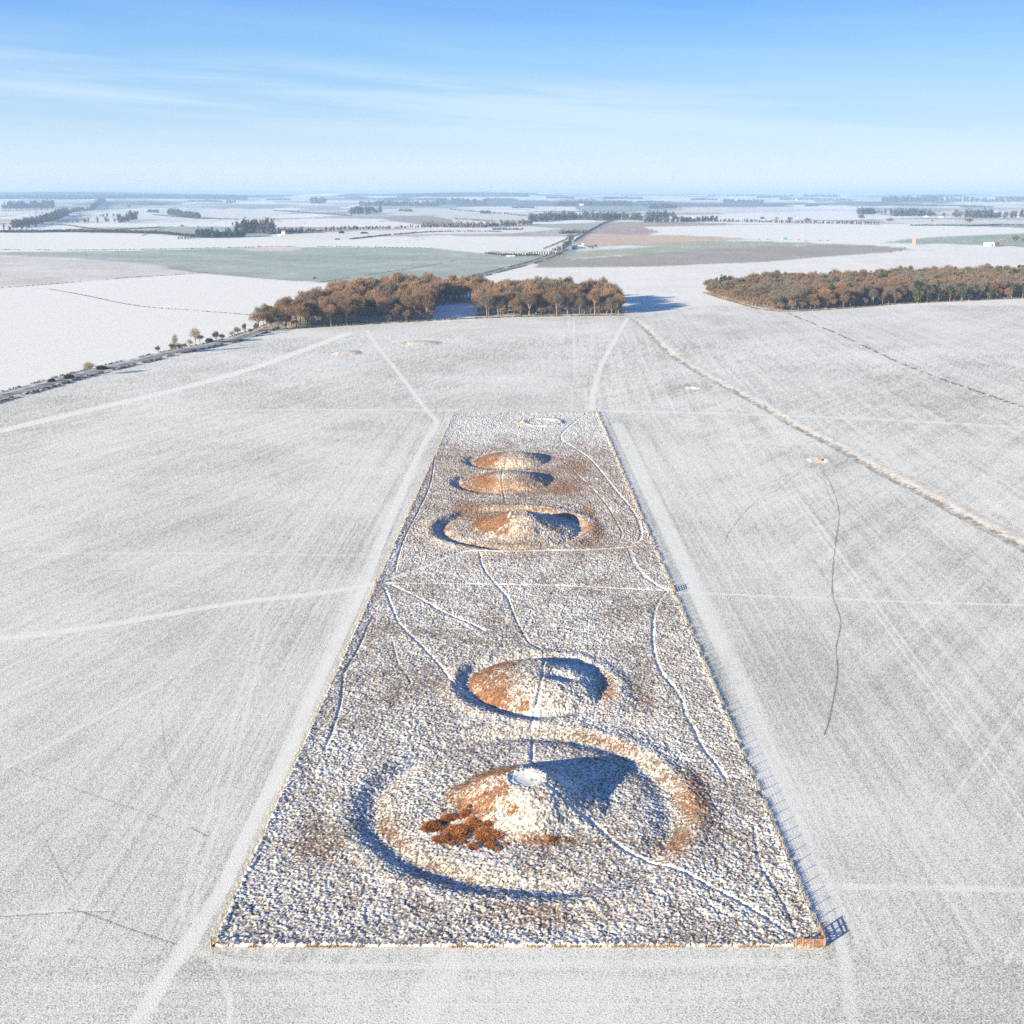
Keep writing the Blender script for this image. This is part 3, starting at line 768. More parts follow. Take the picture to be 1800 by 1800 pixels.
# ------------------------------------------------------------------ fences
random.seed(4)
postmesh = {}
def post_proto():
    m = MB(); m.tube((0, 0, -.3), (0, 0, 1.22), .06, .055, 7); m.tube((0, 0, 1.22), (0, 0, 1.26), .055, .03, 7)
    return m.mesh('post', M_post)
P_POST = post_proto()
def fence(name, a, b, label, spacing, skip=(), netcol=M_wire):
    a = np.array(a); b = np.array(b); L = np.linalg.norm(b-a); d = (b-a)/L
    root = empty(name, (a[0], a[1], 0), 0, label, 'fence', 'post and wire fences round the enclosure')
    n = max(2, int(L/spacing)); near = 0
    rest = MB()
    for i in range(n+1):
        p = a+d*L*i/n
        t = L*i/n
        if any(s0 < t < s1 for s0, s1 in skip): continue
        if near < 100:
            o = link(bpy.data.objects.new('post', P_POST), root)
            o.location = (p[0]-a[0], p[1]-a[1], 0); o.rotation_euler = (random.uniform(-.07, .07), random.uniform(-.07, .07), 0)
            near += 1
        else:
            q = (p[0]-a[0], p[1]-a[1])
            rest.tube((*q, -.3), (*q, 1.24), .075, .06, 6)
    if rest.n:
        o = rest.build('more_posts', M_post, root); o['kind'] = 'stuff'
    segs = []; s = 0.
    for s0, s1 in sorted(skip): segs.append((s, s0)); s = s1
    segs.append((s, L))
    w = MB()
    for s0, s1 in segs:
        if s1-s0 < 1: continue
        for z in (.12, .3, .48, .66, .84, 1.05, 1.16):
            k = max(1, int((s1-s0)/12))
            for j in range(k):
                p = d*(s0+(s1-s0)*j/k); q = d*(s0+(s1-s0)*(j+1)/k)
                w.bar((*p, z), (*q, z), .009)
    w.build('wire', netcol, root)
    return root
eL = Y1-Y0
gm = at(1172, 1038)[1]-Y0; gl = at(662, 1027)[1]-Y0
fence('fence', CBL, (CBR[0]-4.6, CBR[1]), 'near end post and wire fence, running left from the timber gate', 3.0)
fence('fence', CBR, CTR, 'right-hand long fence, throwing a row of post shadows on the snow', 3.0, [(0, 3.6), (gm-1.9, gm+1.9)])
fence('fence', CBL, CTL, 'left-hand long post and wire fence beside the trodden track', 3.0, [(0, .6), (gl-1.2, gl+1.2)])
fence('fence', CTL, (CTR[0]-3.6, CTR[1]), 'far end post and wire fence of the enclosure, beyond the last mound', 3.0)

def field_gate(w, loc, rz, label, brace=True, boards=True):
    root = empty('field_gate', loc, rz, label, 'gate')
    for s in (0, w):
        m = MB(); m.box((s, 0, .65), (.2, .2, 1.5), 0); m.box((s, 0, 1.42), (.2, .2, .06), 0, .5); m.build('gate_post', M_gate, root)
    m = MB()
    for s in (.17, w-.17): m.box((s, 0, .68), (.11, .07, 1.14))
    m.build('stile', M_gate, root)
    m = MB()
    for z in (.16, .36, .56, .80, 1.04, 1.22): m.box((w/2, .03, z), (w-.24, .035, .10))
    m.build('rail', M_gate, root)
    m = MB()
    m.bar((.25, -.04, .16), (w*.5, -.04, 1.2), .09, .03); m.bar((w-.25, -.04, .16), (w*.5, -.04, 1.2), .09, .03)
    m.box((w/2, -.045, .68), (.1, .03, 1.1))
    m.build('brace', M_gate, root)
    return root
zg = 0.0
field_gate(3.2, (CBR[0]-3.35, CBR[1], zg), 0, 'reddish timber field gate at the near right corner of the enclosure')
g2 = empty('side_gate', (CBR[0]-4.35, CBR[1], 0), 0, 'narrow reddish timber wicket gate on the left of the corner field gate', 'gate')
m = MB(); m.box((0, 0, .65), (.16, .16, 1.45)); m.build('gate_post', M_gate, g2)
m = MB()
for z in (.2, .45, .7, .95, 1.2): m.box((.42, 0, z), (.70, .04, .1))
m.box((.15, -.04, .7), (.09, .04, 1.15)); m.box((.68, -.04, .7), (.09, .04, 1.15)); m.build('rail', M_gate, g2)
# rail panel that turns the corner along the right-hand fence
g3 = empty('rail_panel', (CBR[0], CBR[1]+.1, 0), math.pi/2, 'short post and rail panel turning the corner behind the timber gate', 'fence')
for s in (1.8, 3.5):
    m = MB(); m.box((s, 0, .65), (.16, .16, 1.45)); m.build('post', M_gate, g3)
for z in (.35, .7, 1.05, 1.28):
    m = MB(); m.box((1.8, .02, z), (3.5, .04, .11)); m.build('rail', M_gate, g3)
for s, t in ((1.8, 1), (0.15, 0)):
    pass
m = MB(); m.bar((.2, -.05, 1.2), (1.7, -.05, .2), .1, .04); m.build('brace', M_gate, g3)
yy = Y0+gm; field_gate(3.4, (xr(yy-1.8), yy-1.7, 0), math.pi/2, 'timber gate in the middle of the right-hand long fence')
yy = Y0+gl; field_gate(2.0, (xl(yy), yy-1.0, 0), math.pi/2-.03, 'small timber gate in the left-hand long fence, where the trodden paths fan out')
M_gate = M_post
field_gate(3.2, (CTR[0]-3.3, CTR[1], 0), 0, 'weathered timber gate at the far right corner of the enclosure')
# corner brace post near left
g4 = empty('corner_post', (CBL[0], CBL[1]-.15, 0), 0, 'brown corner strainer post with a rail at the near left corner', 'post')
m = MB(); m.tube((0, 0, -.3), (0, 0, 1.45), .13, .12, 9); m.build('post', M_gate, g4)
m = MB(); m.bar((.1, 0, 1.05), (2.1, 0, 1.05), .1); m.bar((.1, 0, .95), (2.1, 0, .25), .09); m.tube((2.1, 0, -.2), (2.1, 0, 1.25), .09, .08, 7); m.build('rail', M_gate, g4)
# dead-grass ridge with netting along the near fence
rng = np.random.default_rng(5)
def blades(n, px, py, pz, hmin, hmax, w, spread, rng):
    """upright slivers at given points"""
    a = rng.uniform(0, 2*np.pi, n); h = rng.uniform(hmin, hmax, n)
    ox = np.cos(a)*w; oy = np.sin(a)*w
    tip = rng.normal(0, spread, (n, 2))
    V = np.zeros((n, 3, 3))
    V[:, 0] = np.c_[px-ox, py-oy, pz]; V[:, 1] = np.c_[px+ox, py+oy, pz]; V[:, 2] = np.c_[px+tip[:, 0], py+tip[:, 1], pz+h]
    return V
M_straw = twigmat('dead_straw_grass', (.28, .17, .09), (.66, .50, .34))
M_pale = twigmat('frosted_straw_grass', (.36, .34, .31), (.74, .73, .71))
def fringe_grass(a, b, n, label, w=.35, hmin=.25, hmax=.6, mat=None):
    t = rng.uniform(0, 1, n); dx, dy = b[0]-a[0], b[1]-a[1]; L = math.hypot(dx, dy)
    o = rng.normal(0, w, n)
    px = a[0]+dx*t - dy/L*o; py = a[1]+dy*t + dx/L*o
    keepm = vn(px/1.7, py/1.7, 77) > .35
    px, py = px[keepm], py[keepm]
    V = blades(len(px), px, py, np.zeros(len(px)), hmin, hmax, .035, .16, rng)
    o = link(bpy.data.objects.new('uncut_grass', tri_mesh('uncut_grass', V, mat or M_straw)))
    tag(o, label, 'grass', kind='stuff')
fringe_grass(CBL, CBR, 5200, 'straw-brown uncut grass along the near end fence', .22, .2, .5)
fringe_grass(CBL, CTL, 16000, 'pale uncut grass along the left-hand long fence', .3, mat=M_pale)
fringe_grass(CBR, CTR, 30000, 'uncut grass along the right-hand long fence, shading the snow beside it', .26, .3, .7, mat=M_pale)

nb_ = 120000
by_ = Y0+.4+(rng.uniform(0, 1, nb_)**1.5)*170; bx_ = xl(by_)+.3+(xr(by_)-xl(by_)-.6)*rng.uniform(0, 1, nb_)
kk = (fbm(bx_/3.2, by_/3.2, 501, 3) > .46) & (np.hypot(bx_-2.6, by_-187.5) > 3.6)
for line, hw, dp in EPATHS: kk &= dline(bx_, by_, line, 1.5) > hw*.8+.1
bx_, by_ = bx_[kk], by_[kk]
V = blades(len(bx_), bx_, by_, Hbar(bx_, by_)+.12, .15, .42, .03, .16, rng)
tag(link(bpy.data.objects.new('grass_stems', tri_mesh('grass_stems', V, twigmat('brown_grass_stems', (.09, .06, .04), (.42, .28, .17))))), 'brown dead grass stems poking through the snow in the near half of the strip', 'grass', kind='stuff')

# ------------------------------------------------------------------ bushes on the near mound
def bush_mesh(name, seed, n, mat, flat=.55, bl=(.14, .32), w=.03):
    rg_ = np.random.default_rng(seed)
    # lobed dome of short twigs
    lob = [(rg_.uniform(-.5, .5), rg_.uniform(-.5, .5), rg_.uniform(.4, .62)) for _ in range(7)]
    k = rg_.integers(0, 7, n); L_ = np.array(lob)[k]
    th = rg_.uniform(0, 2*np.pi, n); ph = np.arccos(rg_.uniform(0, 1, n)); rr = L_[:, 2]*rg_.uniform(.55, 1.0, n)**.5
    dx = np.sin(ph)*np.cos(th); dy = np.sin(ph)*np.sin(th); dz = np.cos(ph)
    px = L_[:, 0]+rr*dx; py = L_[:, 1]+rr*dy; pz = rr*dz*flat*1.3
    D = np.c_[dx, dy, dz+.3]+rg_.normal(0, .45, (n, 3)); D /= np.linalg.norm(D, axis=1)[:, None]
    l = rg_.uniform(*bl, n)[:, None]
    S = np.cross(D, rg_.normal(0, 1, (n, 3))); S /= np.linalg.norm(S, axis=1)[:, None]
    P = np.c_[px, py, pz]
    V = np.stack([P-S*w, P+S*w, P+D*l], 1)
    return tri_mesh(name, V, mat)
RUST = [bush_mesh('foliage', 200+i, 5600, M_rust, .55, (.16, .50), .02) for i in range(4)]
stem = MB()
for i in range(9):
    a = i*2*math.pi/9; stem.tube((.08*math.cos(a), .08*math.sin(a), -.1), (.45*math.cos(a), .45*math.sin(a), .42), .025, .008, 4)
STEM = stem.mesh('stem', M_bark_grey)
BUSH = [(762, 1450, 37, 'wide rust bush at the left end of the clump'), (790, 1438, 27, 'rust bush at the upper left of the clump'), (817, 1430, 22, 'rust bush at the upper edge of the clump'),
        (827, 1417, 12, 'small upright rust bush highest in the clump'), (778, 1426, 10, 'tiny rust tuft at the clump upper left'), (830, 1446, 30, 'rust bush in the middle row of the clump'),
        (857, 1447, 20, 'rust bush at the foot of the mound slope'), (803, 1462, 47, 'largest rust bush, in the centre of the clump'), (852, 1467, 50, 'broad rust bush at the right of the clump centre'),
        (775, 1475, 27, 'rust bush at the lower left of the clump'), (795, 1484, 13, 'small low rust tuft below the largest bush'), (812, 1483, 12, 'small rust tuft in the lower row, left of its middle'),
        (834, 1486, 22, 'rust bush in the middle of the clump bottom row'), (864, 1486, 19, 'rust bush in the bottom row towards the right'), (875, 1493, 12, 'small rust tuft lowest in the clump'),
        (889, 1485, 10, 'tiny rust tuft at the right end of the bottom row'), (972, 1475, 14, 'lone small russet bush right of the clump, at the foot of the mound')]
random.seed(8)
for i, (px, py, wpx, lb) in enumerate(BUSH):
    c = at(px, py+wpx*.12); s = wpx*pxsize(c[1])*1.0
    root = empty('bush', (c[0], c[1], c[2]+.12), random.uniform(0, 6.28), lb, 'bush', 'rust-brown bushes at the foot of the nearest mound')
    root.scale = (s*.54, s*.54, min(s*.40, 1.4))
    link(bpy.data.objects.new('foliage', RUST[i % 4]), root)
    link(bpy.data.objects.new('stem', STEM), root)

# spoil heap and hollows in the pasture
for (cx, cy, rr), mat_, lb, nm in ((SCR[0], M_verge, 'small snowy scrape with a dark hollow beside the upper part of the grass bank', 'scrape'), (SCR[1], M_soil, 'small heap of orange soil in a snowy scrape beside the grass bank', 'soil_heap')):
    m = MB(); n = 16; V = [(0, 0, 1.0)]
    rs = random.Random(int(cx))
    for k, (r_, z_) in enumerate(((.7, .75), (1.4, .3), (2.0, -.3))):
        for i in range(n):
            a = i*2*math.pi/n; q = r_*(1+rs.uniform(-.15, .15)); V.append((q*1.2*math.cos(a), q*.8*math.sin(a), z_+rs.uniform(-.06, .06)))
    Fc = [(0, 1+i, 1+(i+1) % n) for i in range(n)]
    for k in range(2): Fc += [(1+k*n+i, 1+(k+1)*n+i, 1+(k+1)*n+(i+1) % n, 1+k*n+(i+1) % n) for i in range(n)]
    m.add(V, Fc); o = m.build(nm, mat_, None, True); o.location = (cx, cy, float(H(cx, cy))); tag(o, lb, 'earth heap')

# ------------------------------------------------------------------ trees
def bare_tree(seed, Ht, Rc, ntw, twig, bark, tw=.075, tl=(.7, 1.5), trunk_frac=.33, spread=1.0):
    rs = np.random.default_rng(seed)
    m = MB()
    r0 = Ht*.020
    top = np.array([rs.normal(0, .3), rs.normal(0, .3), Ht*trunk_frac])
    m.tube((0, 0, -.5), top*.5, r0*1.25, r0, 6); m.tube(top*.5, top, r0, r0*.85, 6)
    ends = []
    nl = int(rs.integers(6, 9))
    for i in range(nl):
        az = i*2*np.pi/nl+rs.uniform(-.35, .35)
        lean = rs.uniform(.15, .85) if i else .05
        rad = Rc*.55*lean*spread; hh = Ht*(.42+.30*(1-lean*.5)+rs.uniform(-.05, .05))
        b = top*rs.uniform(.75, 1.0)
        e1 = np.array([rad*np.cos(az), rad*np.sin(az), hh])
        m.tube(b, e1, r0*.55, r0*.28, 4)
        for j in range(int(rs.integers(4, 6))):
            az2 = az+rs.uniform(-1.1, 1.1); r2_ = min(Rc*.95, rad+Rc*rs.uniform(.15, .5))
            zz = Ht*(.34+.62*math.sqrt(max(0., 1-(r2_/Rc)**2))*rs.uniform(.55, 1.0)+.02)
            s0 = b+(e1-b)*rs.uniform(.45, 1.0)
            e2 = np.array([r2_*np.cos(az2), r2_*np.sin(az2), zz])
            m.tube(s0, e2, r0*.24, r0*.08, 3)
            ends += [e2, (s0+e2)/2, e2]
        ends.append(e1+np.array([0, 0, Ht*.12]))
    trunk = m.mesh('trunk', bark)
    ends = np.array(ends)
    C = ends[rs.integers(0, len(ends), ntw)]+rs.normal(0, 1, (ntw, 3))*np.array([Rc*.15, Rc*.15, Ht*.055])
    # keep inside an ellipsoid crown
    c0 = np.array([0, 0, Ht*.60]); q = (C-c0)/np.array([Rc, Rc, Ht*.40]); ln = np.linalg.norm(q, axis=1)
    C = np.where((ln > 1)[:, None], c0+(C-c0)/ln[:, None], C)
    D = (C-np.array([0, 0, Ht*.42])); D /= np.linalg.norm(D, axis=1)[:, None]+1e-6
    D = D+rs.normal(0, .5, (ntw, 3))+np.array([0, 0, .35]); D /= np.linalg.norm(D, axis=1)[:, None]
    S = np.cross(D, rs.normal(0, 1, (ntw, 3))); S /= np.linalg.norm(S, axis=1)[:, None]
    l = rs.uniform(*tl, ntw)[:, None]
    V = np.stack([C-S*tw, C+S*tw, C+D*l], 1)
    crown = tri_mesh('crown', V, twig)
    return trunk, crown
def pine_tree(seed, Ht, Rc, n, scots=True):
    rs = np.random.default_rng(seed)
    m = MB(); r0 = Ht*.018
    m.tube((0, 0, -.5), (0, 0, Ht*.9), r0*1.2, r0*.2, 6)
    cl = []
    for i in range(22 if scots else 30):
        h = rs.uniform(.32 if scots else .12, .97)
        rad = Rc*(1-h)**(.45 if scots else .9)*rs.uniform(.25, 1.0)
        az = rs.uniform(0, 6.28)
        p = np.array([rad*np.cos(az), rad*np.sin(az), Ht*h]); cl.append((*p, Rc*rs.uniform(.20, .38)))
        m.tube((0, 0, Ht*h*.93), p, r0*.25, r0*.08, 3)
    cl = np.array(cl); k = rs.integers(0, len(cl), n); c = cl[k]
    D = rs.normal(0, 1, (n, 3)); D /= np.linalg.norm(D, axis=1)[:, None]
    P = c[:, :3]+D*c[:, 3:4]*rs.uniform(.3, 1, n)[:, None]*np.array([1.15, 1.15, .6])
    D2 = D+np.array([0, 0, .5]); D2 /= np.linalg.norm(D2, axis=1)[:, None]
    S = np.cross(D2, rs.normal(0, 1, (n, 3))); S /= np.linalg.norm(S, axis=1)[:, None]
    V = np.stack([P-S*.17, P+S*.17, P+D2*rs.uniform(.35, .8, n)[:, None]], 1)
    return m.mesh('trunk', M_bark), tri_mesh('crown', V, M_pine)
BT = [bare_tree(300+i, 21, 6.8+.5*(i % 3), 6800, M_russet, M_bark, .065) for i in range(6)]
GT = [bare_tree(330+i, 21, 6.6, 6000, M_greytwig, M_bark_grey, .065) for i in range(4)]
PT = [pine_tree(350+i, 18, 4.6, 3600, i % 2 == 0) for i in range(3)]
SH = [bare_tree(370+i, 8, 4.2, 2600, M_russet, M_bark_grey, .09, (.5, 1.0), .12) for i in range(3)]
def place_tree(proto, x, y, s, sz, name, label, cat, group, rz):
    root = empty(name, (x, y, float(H(x, y))-.05), rz, label, cat, group)
    root.scale = (s, s, sz)
    link(bpy.data.objects.new('trunk', proto[0]), root)
    link(bpy.data.objects.new('crown', proto[1]), root)
    return root
def lite(proto, n, f):
    me = proto[1]; k = len(me.vertices)//3
    co = np.empty(k*9, np.float32); me.vertices.foreach_get('co', co); co = co.reshape(k, 3, 3)
    co = co[:n]; ctr = co.mean(1, keepdims=True)
    return ctr+(co-ctr)*f
def tri_of(me):
    me.calc_loop_triangles(); n = len(me.loop_triangles); ix = np.empty(n*3, np.int32); me.loop_triangles.foreach_get('vertices', ix)
    co = np.empty(len(me.vertices)*3, np.float32); me.vertices.foreach_get('co', co)
    return co.reshape(-1, 3)[ix].reshape(n, 3, 3)

def fill_wood(poly, step, seed, clear=None):
    rs = random.Random(seed)
    xs = [p[0] for p in poly]; ys_ = [p[1] for p in poly]; out = []
    yv = min(ys_); r_ = 0
    while yv < max(ys_):
        xv = min(xs)+(step/2 if r_ % 2 else 0)
        while xv < max(xs):
            px = xv+rs.uniform(-.33, .33)*step; py = yv+rs.uniform(-.33, .33)*step
            if inpoly(np.array([px]), np.array([py]), poly)[0] and not (clear and inpoly(np.array([px]), np.array([py]), clear)[0]): out.append((px, py))
            xv += step
        yv += step*.87; r_ += 1
    return out
def edge_line(pts, step):
    out = []
    for (x1, y1), (x2, y2) in zip(pts[:-1], pts[1:]):
        L = math.hypot(x2-x1, y2-y1); n = max(1, int(L/step))
        out += [(x1+(x2-x1)*(k+.5)/n, y1+(y2-y1)*(k+.5)/n) for k in range(n)]
    return out
rs = random.Random(12)
clearing = CLEAR
clear2 = atl([(975, 549), (1045, 549), (1055, 538), (970, 538)])
shade_gap = atl([(632, 572), (668, 571), (668, 560), (636, 560)])
rest_tris_L = []; nL = 0
spots = fill_wood(WOODL, 10.5, 5, clearing)
spots = [p for p in spots if not inpoly(np.array([p[0]]), np.array([p[1]]), clear2)[0] and not inpoly(np.array([p[0]]), np.array([p[1]]), shade_gap)[0]]
spots.sort(key=lambda p: p[1])
ORD = ['first', 'second', 'third', 'fourth', 'fifth', 'sixth', 'seventh', 'eighth', 'ninth', 'tenth', 'eleventh', 'twelfth', 'thirteenth', 'fourteenth', 'fifteenth', 'sixteenth', 'seventeenth', 'eighteenth', 'nineteenth', 'twentieth']
def front_rank(pts, edge, reach):
    """trees standing along the near edge, in order from the left"""
    X_ = np.array([p[0] for p in pts]); Y_ = np.array([p[1] for p in pts]); d_ = dline(X_, Y_, edge, reach+1)
    fr_ = [i for i in range(len(pts)) if d_[i] < reach]; fr_.sort(key=lambda i: pts[i][0])
    return {i: k for k, i in enumerate(fr_)}
FRL = front_rank(spots, atl([(452, 582), (600, 572), (765, 562), (830, 558), (1000, 554), (1098, 553)]), 8.5)
def front_label(k, n, kind, wood):
    if k < n/2: return f'{kind} tree on the near edge of the {wood}, {ORD[k]} from its left end' if k < 20 else None
    return f'{kind} tree on the near edge of the {wood}, {ORD[n-1-k]} from its right end' if n-1-k < 20 else None
LITE_B = [np.concatenate([lite(t, 1500, 2.2), tri_of(t[0])]) for t in BT+GT]
def transf(V, x, y, s, sz, rz):
    c, s_ = math.cos(rz), math.sin(rz)
    W = V.copy(); W[..., 0] = (V[..., 0]*c-V[..., 1]*s_)*s+x; W[..., 1] = (V[..., 0]*s_+V[..., 1]*c)*s+y; W[..., 2] = V[..., 2]*sz+float(H(x, y))-.05
    return W
for i, (x_, y_) in enumerate(spots):
    russet = fbm(np.array(x_/60.), np.array(y_/60.), 91, 2) + rs.uniform(-.25, .25) > .42
    right = x_ > 30
    if right: russet = rs.random() < .45
    k = rs.randrange(6) if russet else 6+rs.randrange(4)
    s = rs.uniform(.66, 1.16); sz = s*rs.uniform(.85, 1.12)*(.86 if x_ < -150 else 1)
    if right and y_ > 1120: sz *= .95
    if i < 165:
        pr = (BT+GT)[k]
        lb = 'one of the bare russet-crowned trees of the wedge-shaped wood left of centre' if russet else 'one of the bare grey-brown trees of the wedge-shaped wood left of centre'
        sec_ = 'left part' if x_ < -120 else 'middle, left of the clearing' if x_ < -55 else 'part right of the clearing'
        lb = 'bare %s tree inside the wedge-shaped left wood, in its %s' % ('russet' if russet else 'grey-brown', sec_)
        if i in FRL: lb = front_label(FRL[i], len(FRL), 'bare russet' if russet else 'bare grey-brown', 'left wood') or lb
        place_tree(pr, x_, y_, s, sz, 'bare_tree', lb, 'tree', 'russet trees in the left wood' if russet else 'grey-brown trees in the left wood', rs.uniform(0, 6.28))
    else:
        rest_tris_L.append((transf(LITE_B[k], x_, y_, s, sz, rs.uniform(0, 6.28)), russet))
# low scrub along the near right edge of the left wood
for (x_, y_) in edge_line(atl([(945, 555), (1000, 553), (1090, 552)]), 7):
    place_tree(SH[rs.randrange(3)], x_, y_+2, rs.uniform(.8, 1.1), rs.uniform(.8, 1.1), 'shrub', 'low russet shrub in the row along the near right edge of the left wood', 'shrub', 'shrubs along the left wood edge', rs.uniform(0, 6))
for pl, nm_ in ((atl([(470, 581), (600, 572.5), (640, 570)]), 'left'), (atl([(668, 569), (762, 562.5)]), 'middle'), (atl([(832, 559), (880, 557.5), (940, 556)]), 'centre-right')):
    for (x_, y_) in edge_line(pl, 10):
        if rs.random() < .25: continue
        q_ = rs.uniform(.8, 1.5); place_tree(SH[rs.randrange(3)], x_+rs.uniform(-3, 3), y_+rs.uniform(2, 7), q_*.85, q_, 'shrub', 'brown understorey shrub along the %s part of the left wood front edge' % nm_, 'shrub', 'shrubs along the %s front of the left wood' % nm_, rs.uniform(0, 6))
for (x_, y_) in edge_line(atl([(1430, 545), (1500, 541), (1600, 533), (1700, 529), (1810, 524)]), 9):
    if rs.random() < .2: continue
    q_ = rs.uniform(.8, 1.6); place_tree(SH[rs.randrange(3)], x_+rs.uniform(-3, 3), y_+rs.uniform(2, 8), q_*.85, q_, 'shrub', 'brown understorey shrub along the long near edge of the right-hand wood', 'shrub', 'shrubs along the near edge of the right-hand wood', rs.uniform(0, 6))
for p in [(1092, 545, .9), (1080, 541, 1.0), (1086, 549, .8)]:
    x_, y_, _z = at(p[0], p[1]); place_tree(SH[0], x_, y_, p[2]*1.3, p[2]*1.6, 'shrub', 'tall russet shrub at the right-hand tip of the left wood', 'shrub', 'shrubs at the left wood tip', rs.uniform(0, 6))
def rest_wood(tris, name, label):
    for rus, mat, nm in ((True, M_russet, 'russet'), (False, M_greytwig, 'grey-brown')):
        T = [t for t, r_ in tris if r_ == rus]
        if T: tag(link(bpy.data.objects.new(name, tri_mesh(name, np.concatenate(T), mat))), f'{nm} tree tops {label}', 'wood', kind='stuff')
rest_wood(rest_tris_L, 'woodland', 'filling the rear of the wedge-shaped left wood')
# right wood
spots = fill_wood(WOODR, 11.0, 9); spots = [p for p in spots if abs(p[0]) < .47*p[1]+25]
spots.sort(key=lambda p: p[1])
FRR = front_rank(spots, atl([(1240, 515), (1365, 546), (1500, 540), (1600, 532), (1840, 522)]), 9)
rest = []; npine = 0; nb = 0
for i, (x_, y_) in enumerate(spots):
    pn = fbm(np.array(x_/26.), np.array(y_/26.), 95, 2)
    thr = .60 if x_ < 370 else .54
    if pn+rs.uniform(-.06, .06) > thr+.14 and y_ > 1290:
        s = rs.uniform(.85, 1.1)
        place_tree(PT[rs.randrange(3)], x_, y_, s, s*rs.uniform(.9, 1.12), 'pine_tree', 'one of the pine tops showing at the back of the right-hand wood', 'tree', 'pines at the back of the right-hand wood', rs.uniform(0, 6)); npine += 1
        continue
    russet = fbm(np.array(x_/50.), np.array(y_/50.), 97, 2)+rs.uniform(-.2, .2) > .50
    k = rs.randrange(6) if russet else 6+rs.randrange(4)
    s = rs.uniform(.8, 1.1); sz = s*rs.uniform(.78, .98)*(.8 if x_ < 270 else 1)
    if nb < 110:
        sec_ = 'left third' if x_ < 290 else 'middle' if x_ < 400 else 'right third'
        lb = 'bare %s tree inside the long right-hand wood, in its %s' % ('russet' if russet else 'grey-brown', sec_)
        if i in FRR: lb = front_label(FRR[i], len(FRR), 'bare russet' if russet else 'bare grey-brown', 'right-hand wood') or lb
        place_tree((BT+GT)[k], x_, y_, s, sz, 'bare_tree', lb, 'tree', 'bare trees in the right-hand wood', rs.uniform(0, 6)); nb += 1
    else: rest.append((transf(LITE_B[k], x_, y_, s, sz, rs.uniform(0, 6)), russet))
rest_wood(rest, 'woodland', 'filling the rear of the right-hand wood')
for px, py, s_, lb in [(1352, 541, .62, 'small olive pine nearest the left tip of the right-hand wood'), (1372, 545, .72, 'dark pine at the bottom corner of the right-hand wood'), (1362, 543, .5, 'little ochre-green pine beside the dark corner pine'),
                       (1416, 543, .85, 'olive-green pine on the near edge, left of the biggest pine'), (1424, 541, .75, 'darker pine touching the olive-green one on the near edge'), (1458, 536, 1.15, 'biggest dark blue-green pine of the right-hand wood'),
                       (1468, 539, .95, 'dark pine at the right foot of the biggest pine'), (1482, 537, .7, 'small dark pine right of the biggest pine'), (1608, 531, 1.2, 'tall near-black conifer in the middle of the right-hand wood'),
                       (1612, 533, 1.0, 'second near-black conifer against the tall one'), (1628, 532, 1.0, 'bright olive pine right of the near-black conifers'), (1648, 531, .9, 'green pine in the row right of the near-black conifers'),
                       (1668, 530, .8, 'ochre pine in the middle of the green pine row'), (1688, 530, .85, 'green pine near the end of the green pine row'), (1701, 529, .8, 'last green pine of the row'),
                       (1738, 527, .8, 'dark pine standing apart right of the pine row'), (1776, 525, .95, 'olive pine near the right edge of the photo'), (1796, 524, .9, 'dark pine cut by the right edge of the photo')]:
    c = at(px, py); place_tree(PT[px % 3], c[0], c[1]-2, s_, s_, 'pine_tree', lb, 'tree', 'pines of the right-hand wood', px*.7)
del rest, rest_tris_L
for (x_, y_) in edge_line(atl([(1245, 517), (1290, 531), (1365, 547), (1420, 545.5)]), 8):
    place_tree(SH[rs.randrange(3)], x_, y_+3, rs.uniform(.8, 1.1), rs.uniform(.8, 1.2), 'shrub', 'low russet shrub in the row edging the left tip of the right-hand wood', 'shrub', 'shrubs along the right wood edge', rs.uniform(0, 6))

